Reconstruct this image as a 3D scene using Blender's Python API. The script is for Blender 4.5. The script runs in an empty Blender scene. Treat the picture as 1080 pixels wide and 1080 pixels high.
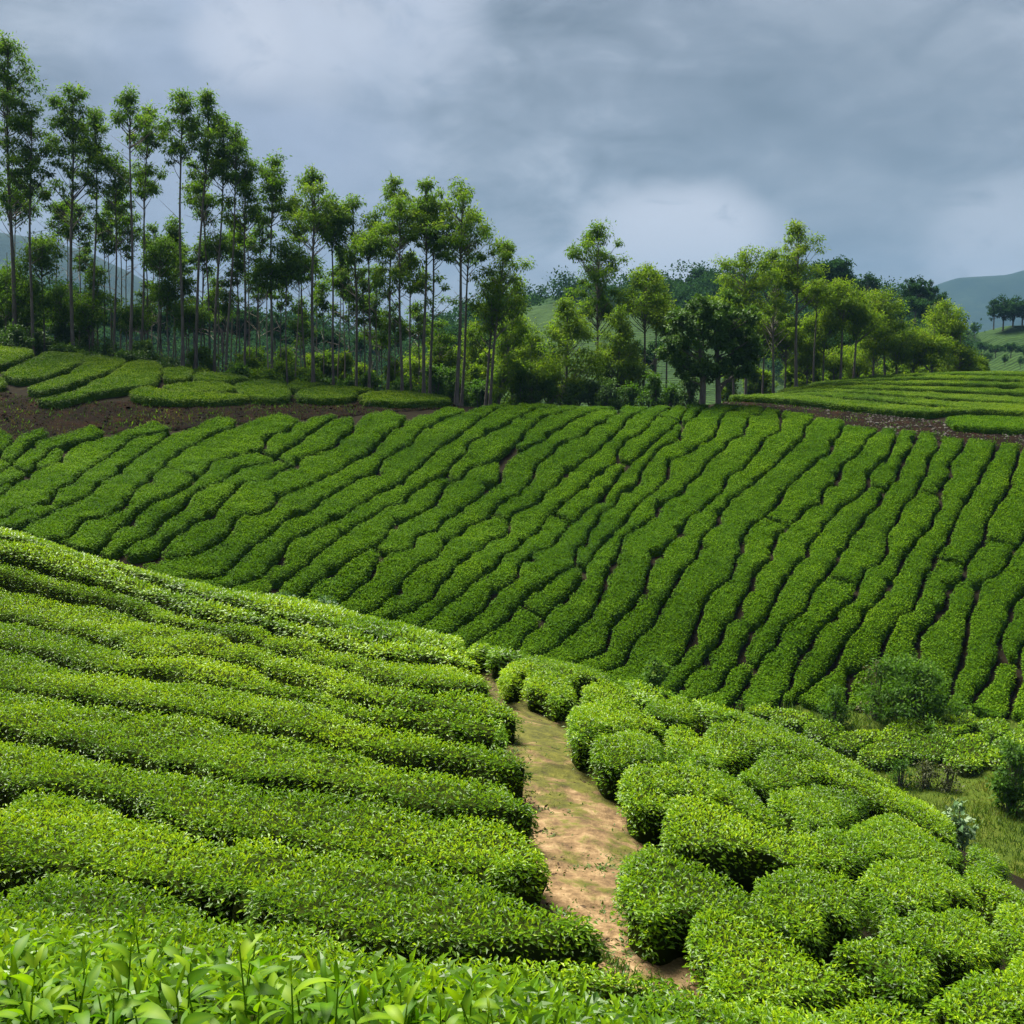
import bpy, math, random
import numpy as np
from mathutils import Vector, Matrix
R_ = math.radians
C = bpy.context.scene.collection
scn = bpy.context.scene

# ------------------------------------------------------------------ camera
FPX, PITCH = 1158.0, R_(7.87)
cd = bpy.data.cameras.new('camera'); cam = bpy.data.objects.new('camera', cd); C.objects.link(cam)
cd.sensor_fit = 'HORIZONTAL'; cd.sensor_width = 36.0; cd.lens = 36.0 * FPX / 1080.0
cd.clip_start = 0.05; cd.clip_end = 20000.0
cam.location = (0, 0, 0); cam.rotation_euler = (math.pi / 2 - PITCH, 0, 0)
scn.camera = cam
# ------------------------------------------------------------------ light
EXPO = 2.3
SUN_EL, SUN_AZ = R_(62), R_(-42)           # azimuth from straight ahead (+Y) towards the right (+X)
SUN_E, SUN_ANG = 3.2, 28.0
scn.view_settings.view_transform = 'Standard'; scn.view_settings.look = 'None'
scn.view_settings.exposure = EXPO; scn.view_settings.gamma = 1.0
sd = bpy.data.lights.new('sun', 'SUN'); sd.energy = SUN_E; sd.angle = R_(SUN_ANG); sd.color = (1.0, 0.95, 0.86)
so = bpy.data.objects.new('sun', sd); C.objects.link(so)
sdir = Vector((math.sin(SUN_AZ) * math.cos(SUN_EL), math.cos(SUN_AZ) * math.cos(SUN_EL), math.sin(SUN_EL)))
so.rotation_euler = sdir.to_track_quat('Z', 'Y').to_euler(); so.location = (0, 0, 60)

def pxdir(u, v):
    dx = (np.asarray(u, float) - 540) / FPX; dy = -(np.asarray(v, float) - 540) / FPX
    c, s = math.cos(PITCH), math.sin(PITCH)
    return np.stack([dx, c + dy * s, -s + dy * c], -1)

class NT:
    def __init__(self, tree): self.t = tree; self.n = tree.nodes; self.l = tree.links
    def add(self, typ, **kw):
        nd = self.n.new(typ)
        for k, v in kw.items():
            if k.startswith('i_'):
                nd.inputs[int(k[2:]) if k[2:].isdigit() else k[2:].replace('_', ' ')].default_value = v
            else: setattr(nd, k, v)
        return nd
    def link(self, a, b): self.l.new(a, b)
    def ramp(self, fac, stops):
        r = self.add('ShaderNodeValToRGB'); e = r.color_ramp.elements
        while len(e) < len(stops): e.new(0.5)
        for q, (p, c) in zip(e, stops):
            q.position = p; q.color = (*c, 1) if len(c) == 3 else c
        self.link(fac, r.inputs[0]); return r.outputs[0]
    def math(self, op, a, b=None, c=None, clamp=False):
        m = self.add('ShaderNodeMath', operation=op, use_clamp=clamp)
        for i, x in enumerate((a, b, c)):
            if x is None: continue
            if isinstance(x, (int, float)): m.inputs[i].default_value = x
            else: self.link(x, m.inputs[i])
        return m.outputs[0]
    def mix(self, fac, a, b, mode='MIX'):
        m = self.add('ShaderNodeMix', data_type='RGBA', blend_type=mode)
        for s, x in ((0, fac), (6, a), (7, b)):
            if isinstance(x, (int, float)): m.inputs[s].default_value = x
            elif isinstance(x, tuple): m.inputs[s].default_value = (*x, 1)
            else: self.link(x, m.inputs[s])
        return m.outputs[2]
    def noise(self, vec, scale, detail=4, rough=0.55, dist=0.0):
        n = self.add('ShaderNodeTexNoise', i_Scale=scale, i_Detail=detail, i_Roughness=rough, i_Distortion=dist)
        if vec is not None: self.link(vec, n.inputs['Vector'])
        return n.outputs[0]

def srgb(r, g, b):
    return tuple(((c / 255) / 12.92 if c / 255 <= .04045 else ((c / 255 + .055) / 1.055) ** 2.4) for c in (r, g, b))

# ------------------------------------------------------------------ sky: real sky behind a nearly closed cloud deck
w = bpy.data.worlds.new('World'); scn.world = w; w.use_nodes = True
N = NT(w.node_tree); N.n.clear()
sky = N.add('ShaderNodeTexSky', sky_type='NISHITA', sun_disc=False, sun_elevation=SUN_EL, sun_rotation=SUN_AZ)
bgS = N.add('ShaderNodeBackground', i_Strength=0.06); N.link(sky.outputs[0], bgS.inputs[0])
tc = N.add('ShaderNodeTexCoord')
def mapped(loc, scl):
    m = N.add('ShaderNodeMapping'); m.inputs['Location'].default_value = loc; m.inputs['Scale'].default_value = scl
    N.link(tc.outputs['Generated'], m.inputs[0]); return m.outputs[0]
def dirspot(u, v, deg_in, deg_out):
    d = pxdir(u, v); d = d / np.linalg.norm(d)
    dp = N.add('ShaderNodeVectorMath', operation='DOT_PRODUCT'); dp.inputs[1].default_value = d
    N.link(tc.outputs['Generated'], dp.inputs[0])
    mr = N.add('ShaderNodeMapRange', interpolation_type='SMOOTHSTEP')
    mr.inputs[1].default_value = math.cos(R_(deg_out)); mr.inputs[2].default_value = math.cos(R_(deg_in))
    N.link(dp.outputs['Value'], mr.inputs[0]); return mr.outputs[0]
n1 = N.noise(mapped((3.1, 0.4, 1.7), (1.0, 1.0, 2.4)), 4.2, 7, 0.55, 0.5)
n2 = N.noise(mapped((7.3, 2.2, 0.2), (1.0, 1.0, 2.0)), 9.0, 5, 0.55, 0.5)
n3 = N.noise(mapped((1.3, 5.2, 3.2), (1.0, 1.0, 1.8)), 12.0, 6, 0.6, 0.8)
nn = N.math('ADD', N.math('ADD', N.math('MULTIPLY', n1, 0.50), N.math('MULTIPLY', n2, 0.26)), N.math('MULTIPLY', n3, 0.24))
def dim(c): return tuple(x / 2 ** EXPO for x in c)
base = N.ramp(nn, [(0.36, dim(srgb(122, 134, 145))), (0.47, dim(srgb(152, 163, 176))), (0.57, dim(srgb(188, 197, 209)))])
dark = N.math('MULTIPLY', dirspot(900, 190, 2, 13), N.math('MULTIPLY_ADD', n2, 1.2, 0.1, clamp=True))
base = N.mix(N.math('MULTIPLY', dark, 0.75), base, dim(srgb(116, 131, 143)))
lt = N.math('MULTIPLY', dirspot(300, 20, 1, 11), N.math('MULTIPLY_ADD', n2, 1.6, -0.25, clamp=True))
base = N.mix(lt, base, dim(srgb(172, 186, 208)))
lt2 = dirspot(240, 300, 3, 14)
base = N.mix(N.math('MULTIPLY', lt2, 0.6), base, dim(srgb(172, 182, 204)))
for (su, sv, r0, r1, am) in ((648, 258, .3, 3.2, .7), (700, 258, .3, 3.8, 1.0), (752, 252, .3, 3.4, 1.0), (800, 262, .3, 2.6, .5), (1050, 262, .3, 4.0, .55), (560, 275, .3, 3.5, .35), (250, 45, .3, 3.0, .6), (320, 25, .3, 4.5, .6), (440, 30, .3, 4.0, .4)):
    br = N.math('MULTIPLY', dirspot(su, sv, r0, r1), N.math('MULTIPLY_ADD', n3, 3.6, -1.05 + am * .5, clamp=True))
    base = N.mix(N.math('MULTIPLY', br, am), base, dim(srgb(218, 223, 234)))
bgC = N.add('ShaderNodeBackground', i_Strength=1.0); N.link(base, bgC.inputs[0])
mx = N.add('ShaderNodeMixShader'); mx.inputs[0].default_value = 0.95
N.link(bgS.outputs[0], mx.inputs[1]); N.link(bgC.outputs[0], mx.inputs[2])
wo = N.add('ShaderNodeOutputWorld'); N.link(mx.outputs[0], wo.inputs[0])

scn.cycles.use_denoising = True
scn.cycles.max_bounces = 6; scn.cycles.diffuse_bounces = 3; scn.cycles.glossy_bounces = 2
scn.cycles.transmission_bounces = 4; scn.cycles.volume_bounces = 0; scn.cycles.transparent_max_bounces = 4
scn.cycles.sample_clamp_indirect = 4.0

# ------------------------------------------------------------------ numeric helpers
rng = np.random.default_rng(7)
_lat = np.random.default_rng(99).random((256, 256))
def vnoise(x, y):
    xi = np.floor(x).astype(int); yi = np.floor(y).astype(int); fx = x - xi; fy = y - yi
    fx = fx * fx * (3 - 2 * fx); fy = fy * fy * (3 - 2 * fy)
    a = _lat[xi & 255, yi & 255]; b = _lat[(xi + 1) & 255, yi & 255]
    c = _lat[xi & 255, (yi + 1) & 255]; d = _lat[(xi + 1) & 255, (yi + 1) & 255]
    return (a * (1 - fx) + b * fx) * (1 - fy) + (c * (1 - fx) + d * fx) * fy - 0.5
def fbm(x, y, o=3):
    s = 0; a = 1.0
    for k in range(o): s = s + a * vnoise(x * 2 ** k + 17.3 * k, y * 2 ** k + 5.1 * k); a *= 0.5
    return s
def at(u, v, Y):
    d = pxdir(u, v); return d * (Y / d[..., 1])[..., None] if d.ndim > 1 else d * (Y / d[1])

# ------------------------------------------------------------------ the lie of the land (height of the tea canopy)
cp = [  # u, v, distance ahead
 (0,1080,2.1),(250,1062,2.2),(450,1070,2.6),(540,1080,4.4),(700,1080,5.4),(0,1000,4.4),(300,1000,5.7),(480,1000,6.0),(640,1000,6.4),
 (0,900,7.6),(300,900,8.1),(560,900,8.6),(0,800,11),(300,800,11.3),(520,800,11.8),(0,700,16),(300,700,17),(480,715,16.5),
 (0,620,22.5),(150,640,22),(0,560,28),(110,590,27),(220,620,26),(330,640,25),(480,672,22.5),
 (650,915,8.6),(600,760,13.8),(560,700,20),(600,700,21),(700,728,21.5),(800,760,21),(900,805,20),(980,850,19),(1055,905,17),
 (760,960,8.0),(720,860,10.6),(850,900,11),(850,800,17.5),(740,790,15.5),(1000,960,10.6),(900,1050,7.3),(1080,1060,7.8),(1080,960,12.2),(960,880,15),(700,760,17),
 (0,453,63),(150,446,66),(330,436,70),(480,431,74),(560,427,77),(700,428,78),(800,428,77),(900,447,72.5),(1000,462,69),(1080,472,67),(1200,485,64),
 (540,560,58),(800,560,58),(1000,600,55),(200,520,54),(400,655,47),(600,690,46.5),(750,725,46),(900,735,45.5),(1080,750,44.5),(100,545,49.5),
 (350,520,58.5),(650,490,66.5),(900,520,62.5),(650,620,51.5),(450,600,51),(900,660,49),(0,500,55.5),
 (900,785,40.5),(1000,762,42),(960,802,38.5),(1060,800,38),(850,757,42.5),(1010,840,34.5),(1075,860,33),
 (0,372,77),(0,402,71),(50,372,79),(110,416,68.5),(60,424,67),(230,415,72),(240,393,79),(150,380,79),(380,420,75),(460,418,78.5),(400,409,83),(300,401,81),(0,425,66.2),
 (770,417,82),(860,404,97),(960,394,104),(1080,392,108),(870,424,80),(980,437,75.5),(1080,447,72.5),(1080,418,88),(960,412,88),(1250,440,74),(1250,393,105)]
P = np.array(cp, float); ctrl = at(P[:, 0], P[:, 1], P[:, 2])
hid = np.array([(-16,33,-6.9),(-24,33,-4.6),(-9,30.5,-7.7),(-16,40,-8.4),(-4,28,-8.4),(0,28,-9.4),(0,37,-12.6),(-7,37,-11.4),(5,27,-10.7),(9,26.5,-11.9),(14,25,-12.4),(8,38,-13.9),(16,31,-14.2),(20,27,-13.6),(26,37,-14.2),
 (30,20,-13.0),(22,14,-9.8),(12,4,-5.3),(0,-4,-0.9),(-8,-4,0.9),(9,-4,-3.5),(-16,6,1.0),(-28,18,1.2),(-24,44,-6.6),(-40,55,-3.5),(-45,75,2.0),(-30,86,-0.2),(-40,95,0.0),(-12,90,-3.6),(-15,105,-5.5),(2,88,-4.9),(10,90,-5.0),(3,105,-8.0),(20,118,-6.0),(45,120,-3.5),(45,50,-10.5),(60,70,-3.0)], float)
ctrl = np.vstack([ctrl, hid])
def tps(r2): return 0.5 * r2 * np.log(r2 + 1e-9)
n = len(ctrl); xy = ctrl[:, :2] / 20.0
K = tps(((xy[:, None] - xy[None]) ** 2).sum(-1)) + np.eye(n) * 0.0006
Pm = np.hstack([np.ones((n, 1)), xy]); A = np.block([[K, Pm], [Pm.T, np.zeros((3, 3))]])
wts = np.linalg.solve(A, np.concatenate([ctrl[:, 2], np.zeros(3)]))
GX0, GX1, GY0, GY1, GS = -64.0, 72.0, -8.0, 132.0, 0.4
gx = np.arange(GX0, GX1 + GS / 2, GS); gy = np.arange(GY0, GY1 + GS / 2, GS)
XX, YY = np.meshgrid(gx, gy, indexing='ij'); q = np.stack([XX.ravel(), YY.ravel()], -1) / 20.0
ZZ = np.empty(len(q))
for k in range(0, len(q), 20000):
    qq = q[k:k + 20000]
    ZZ[k:k + 20000] = tps(((qq[:, None] - xy[None]) ** 2).sum(-1)) @ wts[:n] + wts[n] + qq @ wts[n + 1:]
ZZ = ZZ.reshape(XX.shape)
def canopy(x, y):
    fx = np.clip((np.asarray(x, float) - GX0) / GS, 0, len(gx) - 1.001); fy = np.clip((np.asarray(y, float) - GY0) / GS, 0, len(gy) - 1.001)
    i = fx.astype(int); j = fy.astype(int); a = fx - i; b = fy - j
    return (ZZ[i, j] * (1 - a) + ZZ[i + 1, j] * a) * (1 - b) + (ZZ[i, j + 1] * (1 - a) + ZZ[i + 1, j + 1] * a) * b
HH = 0.55
def smooth01(t): t = np.clip(t, 0, 1); return t * t * (3 - 2 * t)
def ground(x, y):
    x = np.asarray(x, float); y = np.asarray(y, float)
    near = canopy(x, y) - HH
    out = np.maximum(np.maximum(np.abs(x - 4) - 62, y - 118), -4 - y)
    far = -26 + 5 * fbm(x / 160, y / 160, 2)
    return near + (far - near) * smooth01(out / 90)
def hit(pts, y0, y1, off=0.0):
    d = pxdir([p[0] for p in pts], [p[1] for p in pts]); d = d / d[:, 1:2]
    ys = np.arange(y0, y1, 0.06)
    X = d[:, 0:1] * ys; Z = d[:, 2:3] * ys
    below = Z < canopy(X, np.broadcast_to(ys, X.shape)) + off
    k = np.where(below.any(1), below.argmax(1), len(ys) - 1)
    # a ray that misses takes the place where it passes the canopy closest
    gapz = (Z - canopy(X, np.broadcast_to(ys, X.shape)))
    k = np.where(below.any(1), k, gapz.argmin(1))
    yy = ys[k]; return np.stack([d[:, 0] * yy, yy], -1)
def project(p):
    c, s = math.cos(PITCH), math.sin(PITCH)
    dep = p[:, 1] * c - p[:, 2] * s; up = p[:, 1] * s + p[:, 2] * c
    dep = np.maximum(dep, 1e-3)
    return 540 + FPX * p[:, 0] / dep, 540 - FPX * up / dep

# ------------------------------------------------------------------ mesh / object helpers
def mesh_np(name, V, F, mats, tint=None, smooth=True, mi=None):
    """V (n,3); F list of int arrays (m,k)"""
    me = bpy.data.meshes.new(name)
    me.vertices.add(len(V)); me.vertices.foreach_set('co', np.asarray(V, np.float32).ravel())
    F = [f for f in F if len(f)]
    tot = sum(len(f) for f in F); lt = np.concatenate([np.full(len(f), f.shape[1]) for f in F]); ls = np.concatenate([[0], np.cumsum(lt)[:-1]])
    li = np.concatenate([f.ravel() for f in F])
    me.loops.add(len(li)); me.loops.foreach_set('vertex_index', li.astype(np.int32))
    me.polygons.add(tot); me.polygons.foreach_set('loop_start', ls.astype(np.int32)); me.polygons.foreach_set('loop_total', lt.astype(np.int32))
    me.polygons.foreach_set('use_smooth', np.broadcast_to(smooth, tot).copy())
    for m in (mats if isinstance(mats, (list, tuple)) else [mats]): me.materials.append(m)
    if mi is not None: me.polygons.foreach_set('material_index', np.asarray(mi, np.int32))
    if tint is not None:
        a = me.attributes.new('tint', 'FLOAT', 'POINT'); a.data.foreach_set('value', np.asarray(tint, np.float32))
    me.update(calc_edges=True); return me
def obj(name, me, parent=None, loc=None):
    o = bpy.data.objects.new(name, me); C.objects.link(o)
    if parent is not None: o.parent = parent
    if loc is not None: o.location = loc
    return o
def tag(o, label=None, cat=None, group=None, kind=None):
    if label: o['label'] = label
    if cat: o['category'] = cat
    if group: o['group'] = group
    if kind: o['kind'] = kind
    return o
ORD = 'first second third fourth fifth sixth seventh eighth ninth tenth eleventh twelfth thirteenth fourteenth fifteenth sixteenth seventeenth eighteenth nineteenth twentieth'.split()
ORD += ['twenty-' + o for o in ORD[:9]] + ['thirtieth'] + ['thirty-' + o for o in ORD[:9]] + ['fortieth'] + ['forty-' + o for o in ORD[:9]] + ['fiftieth'] + ['fifty-' + o for o in ORD[:9]] + ['sixtieth'] + ['sixty-' + o for o in ORD[:9]]

class Leaves:
    """collects leaf blades; kind 0 = flat diamond, 1 = blade folded along the midrib and curved"""
    def __init__(self): self.V = []; self.F = []; self.T = []; self.n = 0
    def add(self, pos, axis, nrm, L, W, tint, kind=0):
        m = len(pos)
        if not m: return
        axis = axis / np.linalg.norm(axis, axis=1, keepdims=True)
        side = np.cross(axis, nrm); side /= np.linalg.norm(side, axis=1, keepdims=True) + 1e-9
        up = np.cross(side, axis)
        L = np.broadcast_to(L, m)[:, None]; W = np.broadcast_to(W, m)[:, None]
        if kind == 0:
            v = np.stack([pos, pos + axis * L * .45 + side * W * .5, pos + axis * L - up * L * .08, pos + axis * L * .45 - side * W * .5], 1)
            f = np.arange(m)[:, None] * 4 + np.array([[0, 1, 2, 3]]); k = 4
        else:
            mid = pos + axis * L * .5 - up * L * .02
            v = np.stack([pos, pos + axis * L * .5 + side * W * .5 + up * W * .22, pos + axis * L - up * L * .16, pos + axis * L * .5 - side * W * .5 + up * W * .22, mid], 1)
            b = np.arange(m)[:, None] * 5
            f = np.concatenate([b + np.array([[0, 1, 2, 4]]), b + np.array([[0, 4, 2, 3]])]); k = 5
        self.V.append(v.reshape(-1, 3)); self.F.append(f + self.n); self.T.append(np.repeat(np.broadcast_to(tint, m), k)); self.n += m * k
    def body(self, V, F, tint):
        self.nb = sum(len(f) for f in F)
        self.V.append(V); self.F += [f + self.n for f in F]; self.T.append(np.broadcast_to(tint, len(V))); self.n += len(V)
    def mesh(self, name, mat):
        V = np.concatenate(self.V); T = np.concatenate(self.T)
        sm = np.zeros(sum(len(f) for f in self.F), bool); sm[:getattr(self, 'nb', 0)] = True
        if isinstance(mat, (list, tuple)): return mesh_np(name, V, self.F, mat, T, smooth=sm, mi=sm.astype(np.int32))
        return mesh_np(name, V, self.F, mat, T, smooth=sm)

def tube(path, rad, sides=6):
    """tapered tube along a polyline -> V, quads"""
    path = np.asarray(path, float); k = len(path); rad = np.broadcast_to(rad, k)
    t = np.gradient(path, axis=0); t /= np.linalg.norm(t, axis=1, keepdims=True) + 1e-9
    ref = np.where(np.abs(t[:, 2:3]) > .9, np.array([[1., 0, 0]]), np.array([[0., 0, 1]]))
    a = np.cross(t, ref); a /= np.linalg.norm(a, axis=1, keepdims=True); b = np.cross(t, a)
    th = np.arange(sides) * 2 * math.pi / sides
    V = path[:, None] + rad[:, None, None] * (np.cos(th)[None, :, None] * a[:, None] + np.sin(th)[None, :, None] * b[:, None])
    i = np.arange(k - 1)[:, None] * sides; j = np.arange(sides)[None]
    F = np.stack([i + j, i + (j + 1) % sides, i + sides + (j + 1) % sides, i + sides + j], -1).reshape(-1, 4)
    return V.reshape(-1, 3), F
class Tubes:
    def __init__(self): self.V = []; self.F = []; self.n = 0
    def add(self, path, rad, sides=6):
        V, F = tube(path, rad, sides); self.V.append(V); self.F.append(F + self.n); self.n += len(V)
    def mesh(self, name, mat): return mesh_np(name, np.concatenate(self.V), self.F, mat)

# ------------------------------------------------------------------ materials
def mat(name):
    m = bpy.data.materials.new(name); m.use_nodes = True; t = NT(m.node_tree); t.n.clear()
    t.out = t.add('ShaderNodeOutputMaterial'); return m, t
def leaf_mat(name, stops, rough=0.42, trans=0.30, spec=0.45, patch=0.0):
    m, t = mat(name)
    a = t.add('ShaderNodeAttribute', attribute_name='tint')
    col = t.ramp(a.outputs['Fac'], stops)
    if patch:
        g = t.add('ShaderNodeTexCoord'); nz = t.noise(g.outputs['Object'], patch, 3, .6)
        col = t.mix(1.0, col, t.ramp(nz, [(0.32, (0.72, 0.80, 0.8)), (0.66, (1.22, 1.12, 0.95))]), 'MULTIPLY')
    p = t.add('ShaderNodeBsdfPrincipled', i_Roughness=rough); p.inputs['Specular IOR Level'].default_value = spec
    t.link(col, p.inputs['Base Color'])
    tr = t.add('ShaderNodeBsdfTranslucent'); t.link(t.mix(1.0, col, (1.35, 1.45, 0.6), 'MULTIPLY'), tr.inputs[0])
    x = t.add('ShaderNodeMixShader'); x.inputs[0].default_value = trans
    t.link(p.outputs[0], x.inputs[1]); t.link(tr.outputs[0], x.inputs[2]); t.link(x.outputs[0], t.out.inputs[0]); return m
M_TEA = leaf_mat('tea_leaf', [(0.0, (0.024, 0.066, 0.001)), (0.35, (0.075, 0.165, 0.001)), (0.7, (0.150, 0.270, 0.001)), (1.0, (0.260, 0.375, 0.005))], 0.34, 0.27, 0.15, 0.45)
M_TEAF = leaf_mat('hillside_tea_leaf', [(0.0, (0.020, 0.060, 0.001)), (0.4, (0.052, 0.126, 0.002)), (1.0, (0.118, 0.215, 0.004))], 0.55, 0.25, 0.04, 0.16)
M_FIELD = leaf_mat('field_tea_leaf', [(0.0, (0.024, 0.060, 0.002)), (0.4, (0.060, 0.125, 0.003)), (1.0, (0.145, 0.225, 0.005))], 0.55, 0.25, 0.08, 0.16)
M_SHOOT = leaf_mat('young_tea_leaf', [(0.0, (0.022, 0.075, 0.001)), (0.5, (0.066, 0.165, 0.002)), (1.0, (0.19, 0.31, 0.008))], 0.5, 0.42, 0.16, 9.0)
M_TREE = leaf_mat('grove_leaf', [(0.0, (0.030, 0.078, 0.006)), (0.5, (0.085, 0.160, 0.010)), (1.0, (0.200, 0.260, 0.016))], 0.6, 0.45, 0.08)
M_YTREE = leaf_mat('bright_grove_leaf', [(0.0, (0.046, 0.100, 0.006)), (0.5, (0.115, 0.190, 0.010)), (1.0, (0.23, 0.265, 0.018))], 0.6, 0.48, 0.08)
M_DARK = leaf_mat('dark_broad_leaf', [(0.0, (0.024, 0.060, 0.010)), (0.6, (0.062, 0.125, 0.018)), (1.0, (0.17, 0.24, 0.04))], 0.55, 0.25, 0.12)
M_SHRUB = leaf_mat('shrub_leaf', [(0.0, (0.024, 0.070, 0.006)), (0.6, (0.066, 0.145, 0.012)), (1.0, (0.15, 0.22, 0.02))], 0.55, 0.4, 0.12)
M_PALE = leaf_mat('pale_shrub_leaf', [(0.0, (0.04, 0.10, 0.03)), (0.6, (0.10, 0.19, 0.07)), (1.0, (0.24, 0.31, 0.17))], 0.5, 0.2, 0.25)
M_RUST = leaf_mat('russet_leaf', [(0.0, (0.03, 0.045, 0.010)), (0.6, (0.07, 0.075, 0.02)), (1.0, (0.17, 0.11, 0.05))], 0.5, 0.2, 0.2)
M_FAR = leaf_mat('far_tree_leaf', [(0.0, (0.014, 0.046, 0.016)), (1.0, (0.040, 0.085, 0.022))], 0.8, 0.2, 0.0)
M_GRASS = leaf_mat('grass_blade', [(0.0, (0.030, 0.070, 0.006)), (0.6, (0.070, 0.120, 0.010)), (1.0, (0.17, 0.17, 0.035))], 0.55, 0.3, 0.2)
M_BODY = leaf_mat('inner_tea_wood_shade', [(0.0, (0.010, 0.016, 0.004)), (1.0, (0.030, 0.044, 0.008))], 0.95, 0.0, 0.0, 3.0)  # woody inner mass, coloured extra dark to paint shade into the hedge seams
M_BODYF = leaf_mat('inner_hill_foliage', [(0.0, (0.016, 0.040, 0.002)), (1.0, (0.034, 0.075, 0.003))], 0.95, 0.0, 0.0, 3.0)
def bark_mat(name, a, b, sc=6):
    m, t = mat(name); g = t.add('ShaderNodeTexCoord'); mp = t.add('ShaderNodeMapping'); mp.inputs['Scale'].default_value = (1, 1, .25)
    t.link(g.outputs['Object'], mp.inputs[0]); nz = t.noise(mp.outputs[0], sc, 5, .65)
    p = t.add('ShaderNodeBsdfPrincipled', i_Roughness=.85); t.link(t.ramp(nz, [(.3, a), (.7, b)]), p.inputs['Base Color'])
    bp = t.add('ShaderNodeBump', i_Strength=.4); t.link(nz, bp.inputs['Height']); t.link(bp.outputs[0], p.inputs['Normal'])
    t.link(p.outputs[0], t.out.inputs[0]); return m
M_BARK = bark_mat('grey_brown_bark', (0.040, 0.034, 0.028), (0.14, 0.12, 0.10))
M_PBARK = bark_mat('pale_bark', (0.10, 0.085, 0.065), (0.24, 0.205, 0.16))
M_STEM = bark_mat('tea_stem', (0.10, 0.08, 0.06), (0.30, 0.25, 0.20), 14)
def soil_mat(name, stops, sc, bump=.6, dist=.05):
    m, t = mat(name); g = t.add('ShaderNodeTexCoord'); n1 = t.noise(g.outputs['Object'], sc, 8, .65); n2 = t.noise(g.outputs['Object'], sc * 6, 5, .6)
    f = t.math('ADD', t.math('MULTIPLY', n1, .65), t.math('MULTIPLY', n2, .35))
    p = t.add('ShaderNodeBsdfPrincipled', i_Roughness=.95); p.inputs['Specular IOR Level'].default_value = .04
    t.link(t.ramp(f, stops), p.inputs['Base Color'])
    bp = t.add('ShaderNodeBump', i_Strength=bump, i_Distance=dist); t.link(n2, bp.inputs['Height']); t.link(bp.outputs[0], p.inputs['Normal'])
    t.link(p.outputs[0], t.out.inputs[0]); return m
M_SOIL = soil_mat('dark_soil', [(.3, (.006, .005, .003)), (.55, (.014, .011, .006)), (.75, (.026, .024, .009))], 1.2)
M_BANK = soil_mat('red_bank_soil', [(.36, (.003, .002, .001)), (.52, (.008, .0045, .002)), (.64, (.020, .008, .003)), (.80, (.036, .024, .012))], 0.9, .9, .12)
M_TURF = soil_mat('turf', [(.3, (.024, .040, .006)), (.5, (.046, .070, .008)), (.7, (.085, .088, .016))], 0.8)
M_STONE = soil_mat('stone', [(.3, (.05, .045, .04)), (.6, (.14, .13, .115)), (.8, (.24, .225, .21))], 3)
M_CLOD = soil_mat('clod', [(.3, (.025, .018, .010)), (.6, (.07, .05, .028)), (.8, (.12, .09, .05))], 5)
def path_mat():
    m, t = mat('path_earth'); g = t.add('ShaderNodeTexCoord'); v = g.outputs['Object']
    n1 = t.noise(v, 0.9, 6, .6, .6); n2 = t.noise(v, 6, 6, .65); n3 = t.noise(v, 2.2, 5, .6, .3)
    earth = t.ramp(n2, [(.3, (.060, .036, .016)), (.5, (.170, .108, .048)), (.7, (.34, .235, .125))])
    moss = t.ramp(n2, [(.3, (.030, .032, .006)), (.6, (.085, .085, .010)), (.8, (.14, .125, .020))])
    a = t.add('ShaderNodeAttribute', attribute_name='tint')
    f = t.math('ADD', t.math('MULTIPLY', n3, 1.6), a.outputs['Fac'])
    f = t.math('SMOOTHSTEP', f, 1.05, 1.5) if False else t.ramp(f, [(.0, (0, 0, 0)), (1, (1, 1, 1))])
    sep = t.add('ShaderNodeMapRange', interpolation_type='SMOOTHSTEP'); sep.inputs[1].default_value = 1.02; sep.inputs[2].default_value = 1.34
    t.link(t.math('ADD', t.math('ADD', t.math('MULTIPLY', n3, 1.9), t.math('MULTIPLY_ADD', n2, .9, -.62)), a.outputs['Fac']), sep.inputs[0])
    col = t.mix(sep.outputs[0], earth, moss)
    dk = t.ramp(n1, [(.56, (1, 1, 1)), (.68, (.5, .45, .4))]); col = t.mix(1, col, dk, 'MULTIPLY')
    p = t.add('ShaderNodeBsdfPrincipled', i_Roughness=.9); p.inputs['Specular IOR Level'].default_value = .2; t.link(col, p.inputs['Base Color'])
    bp = t.add('ShaderNodeBump', i_Strength=1.0, i_Distance=.06); t.link(t.math('ADD', n2, n3), bp.inputs['Height']); t.link(bp.outputs[0], p.inputs['Normal'])
    t.link(p.outputs[0], t.out.inputs[0]); return m
M_PATH = path_mat()
def hill_mat(name, a, b, c, sc, rows=0.0):
    m, t = mat(name); g = t.add('ShaderNodeTexCoord'); n1 = t.noise(g.outputs['Object'], sc, 8, .65); n2 = t.noise(g.outputs['Object'], sc * 7, 4, .6)
    col = t.ramp(t.math('ADD', t.math('MULTIPLY', n1, .6), t.math('MULTIPLY', n2, .4)), [(.36, a), (.5, b), (.64, c)])
    if rows:
        wv = t.add('ShaderNodeTexWave', wave_type='BANDS', bands_direction='Y', i_Scale=rows, i_Distortion=3.0, i_Detail=2.0); t.link(g.outputs['Object'], wv.inputs[0])
        col = t.mix(1, col, t.ramp(wv.outputs[0], [(.2, (.55, .55, .55)), (.5, (1.1, 1.1, 1.1))]), 'MULTIPLY')
    p = t.add('ShaderNodeBsdfPrincipled', i_Roughness=.95); p.inputs['Specular IOR Level'].default_value = .1; t.link(col, p.inputs['Base Color'])
    bp = t.add('ShaderNodeBump', i_Strength=.8, i_Distance=2.0); t.link(n2, bp.inputs['Height']); t.link(bp.outputs[0], p.inputs['Normal'])
    t.link(p.outputs[0], t.out.inputs[0]); return m
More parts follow.
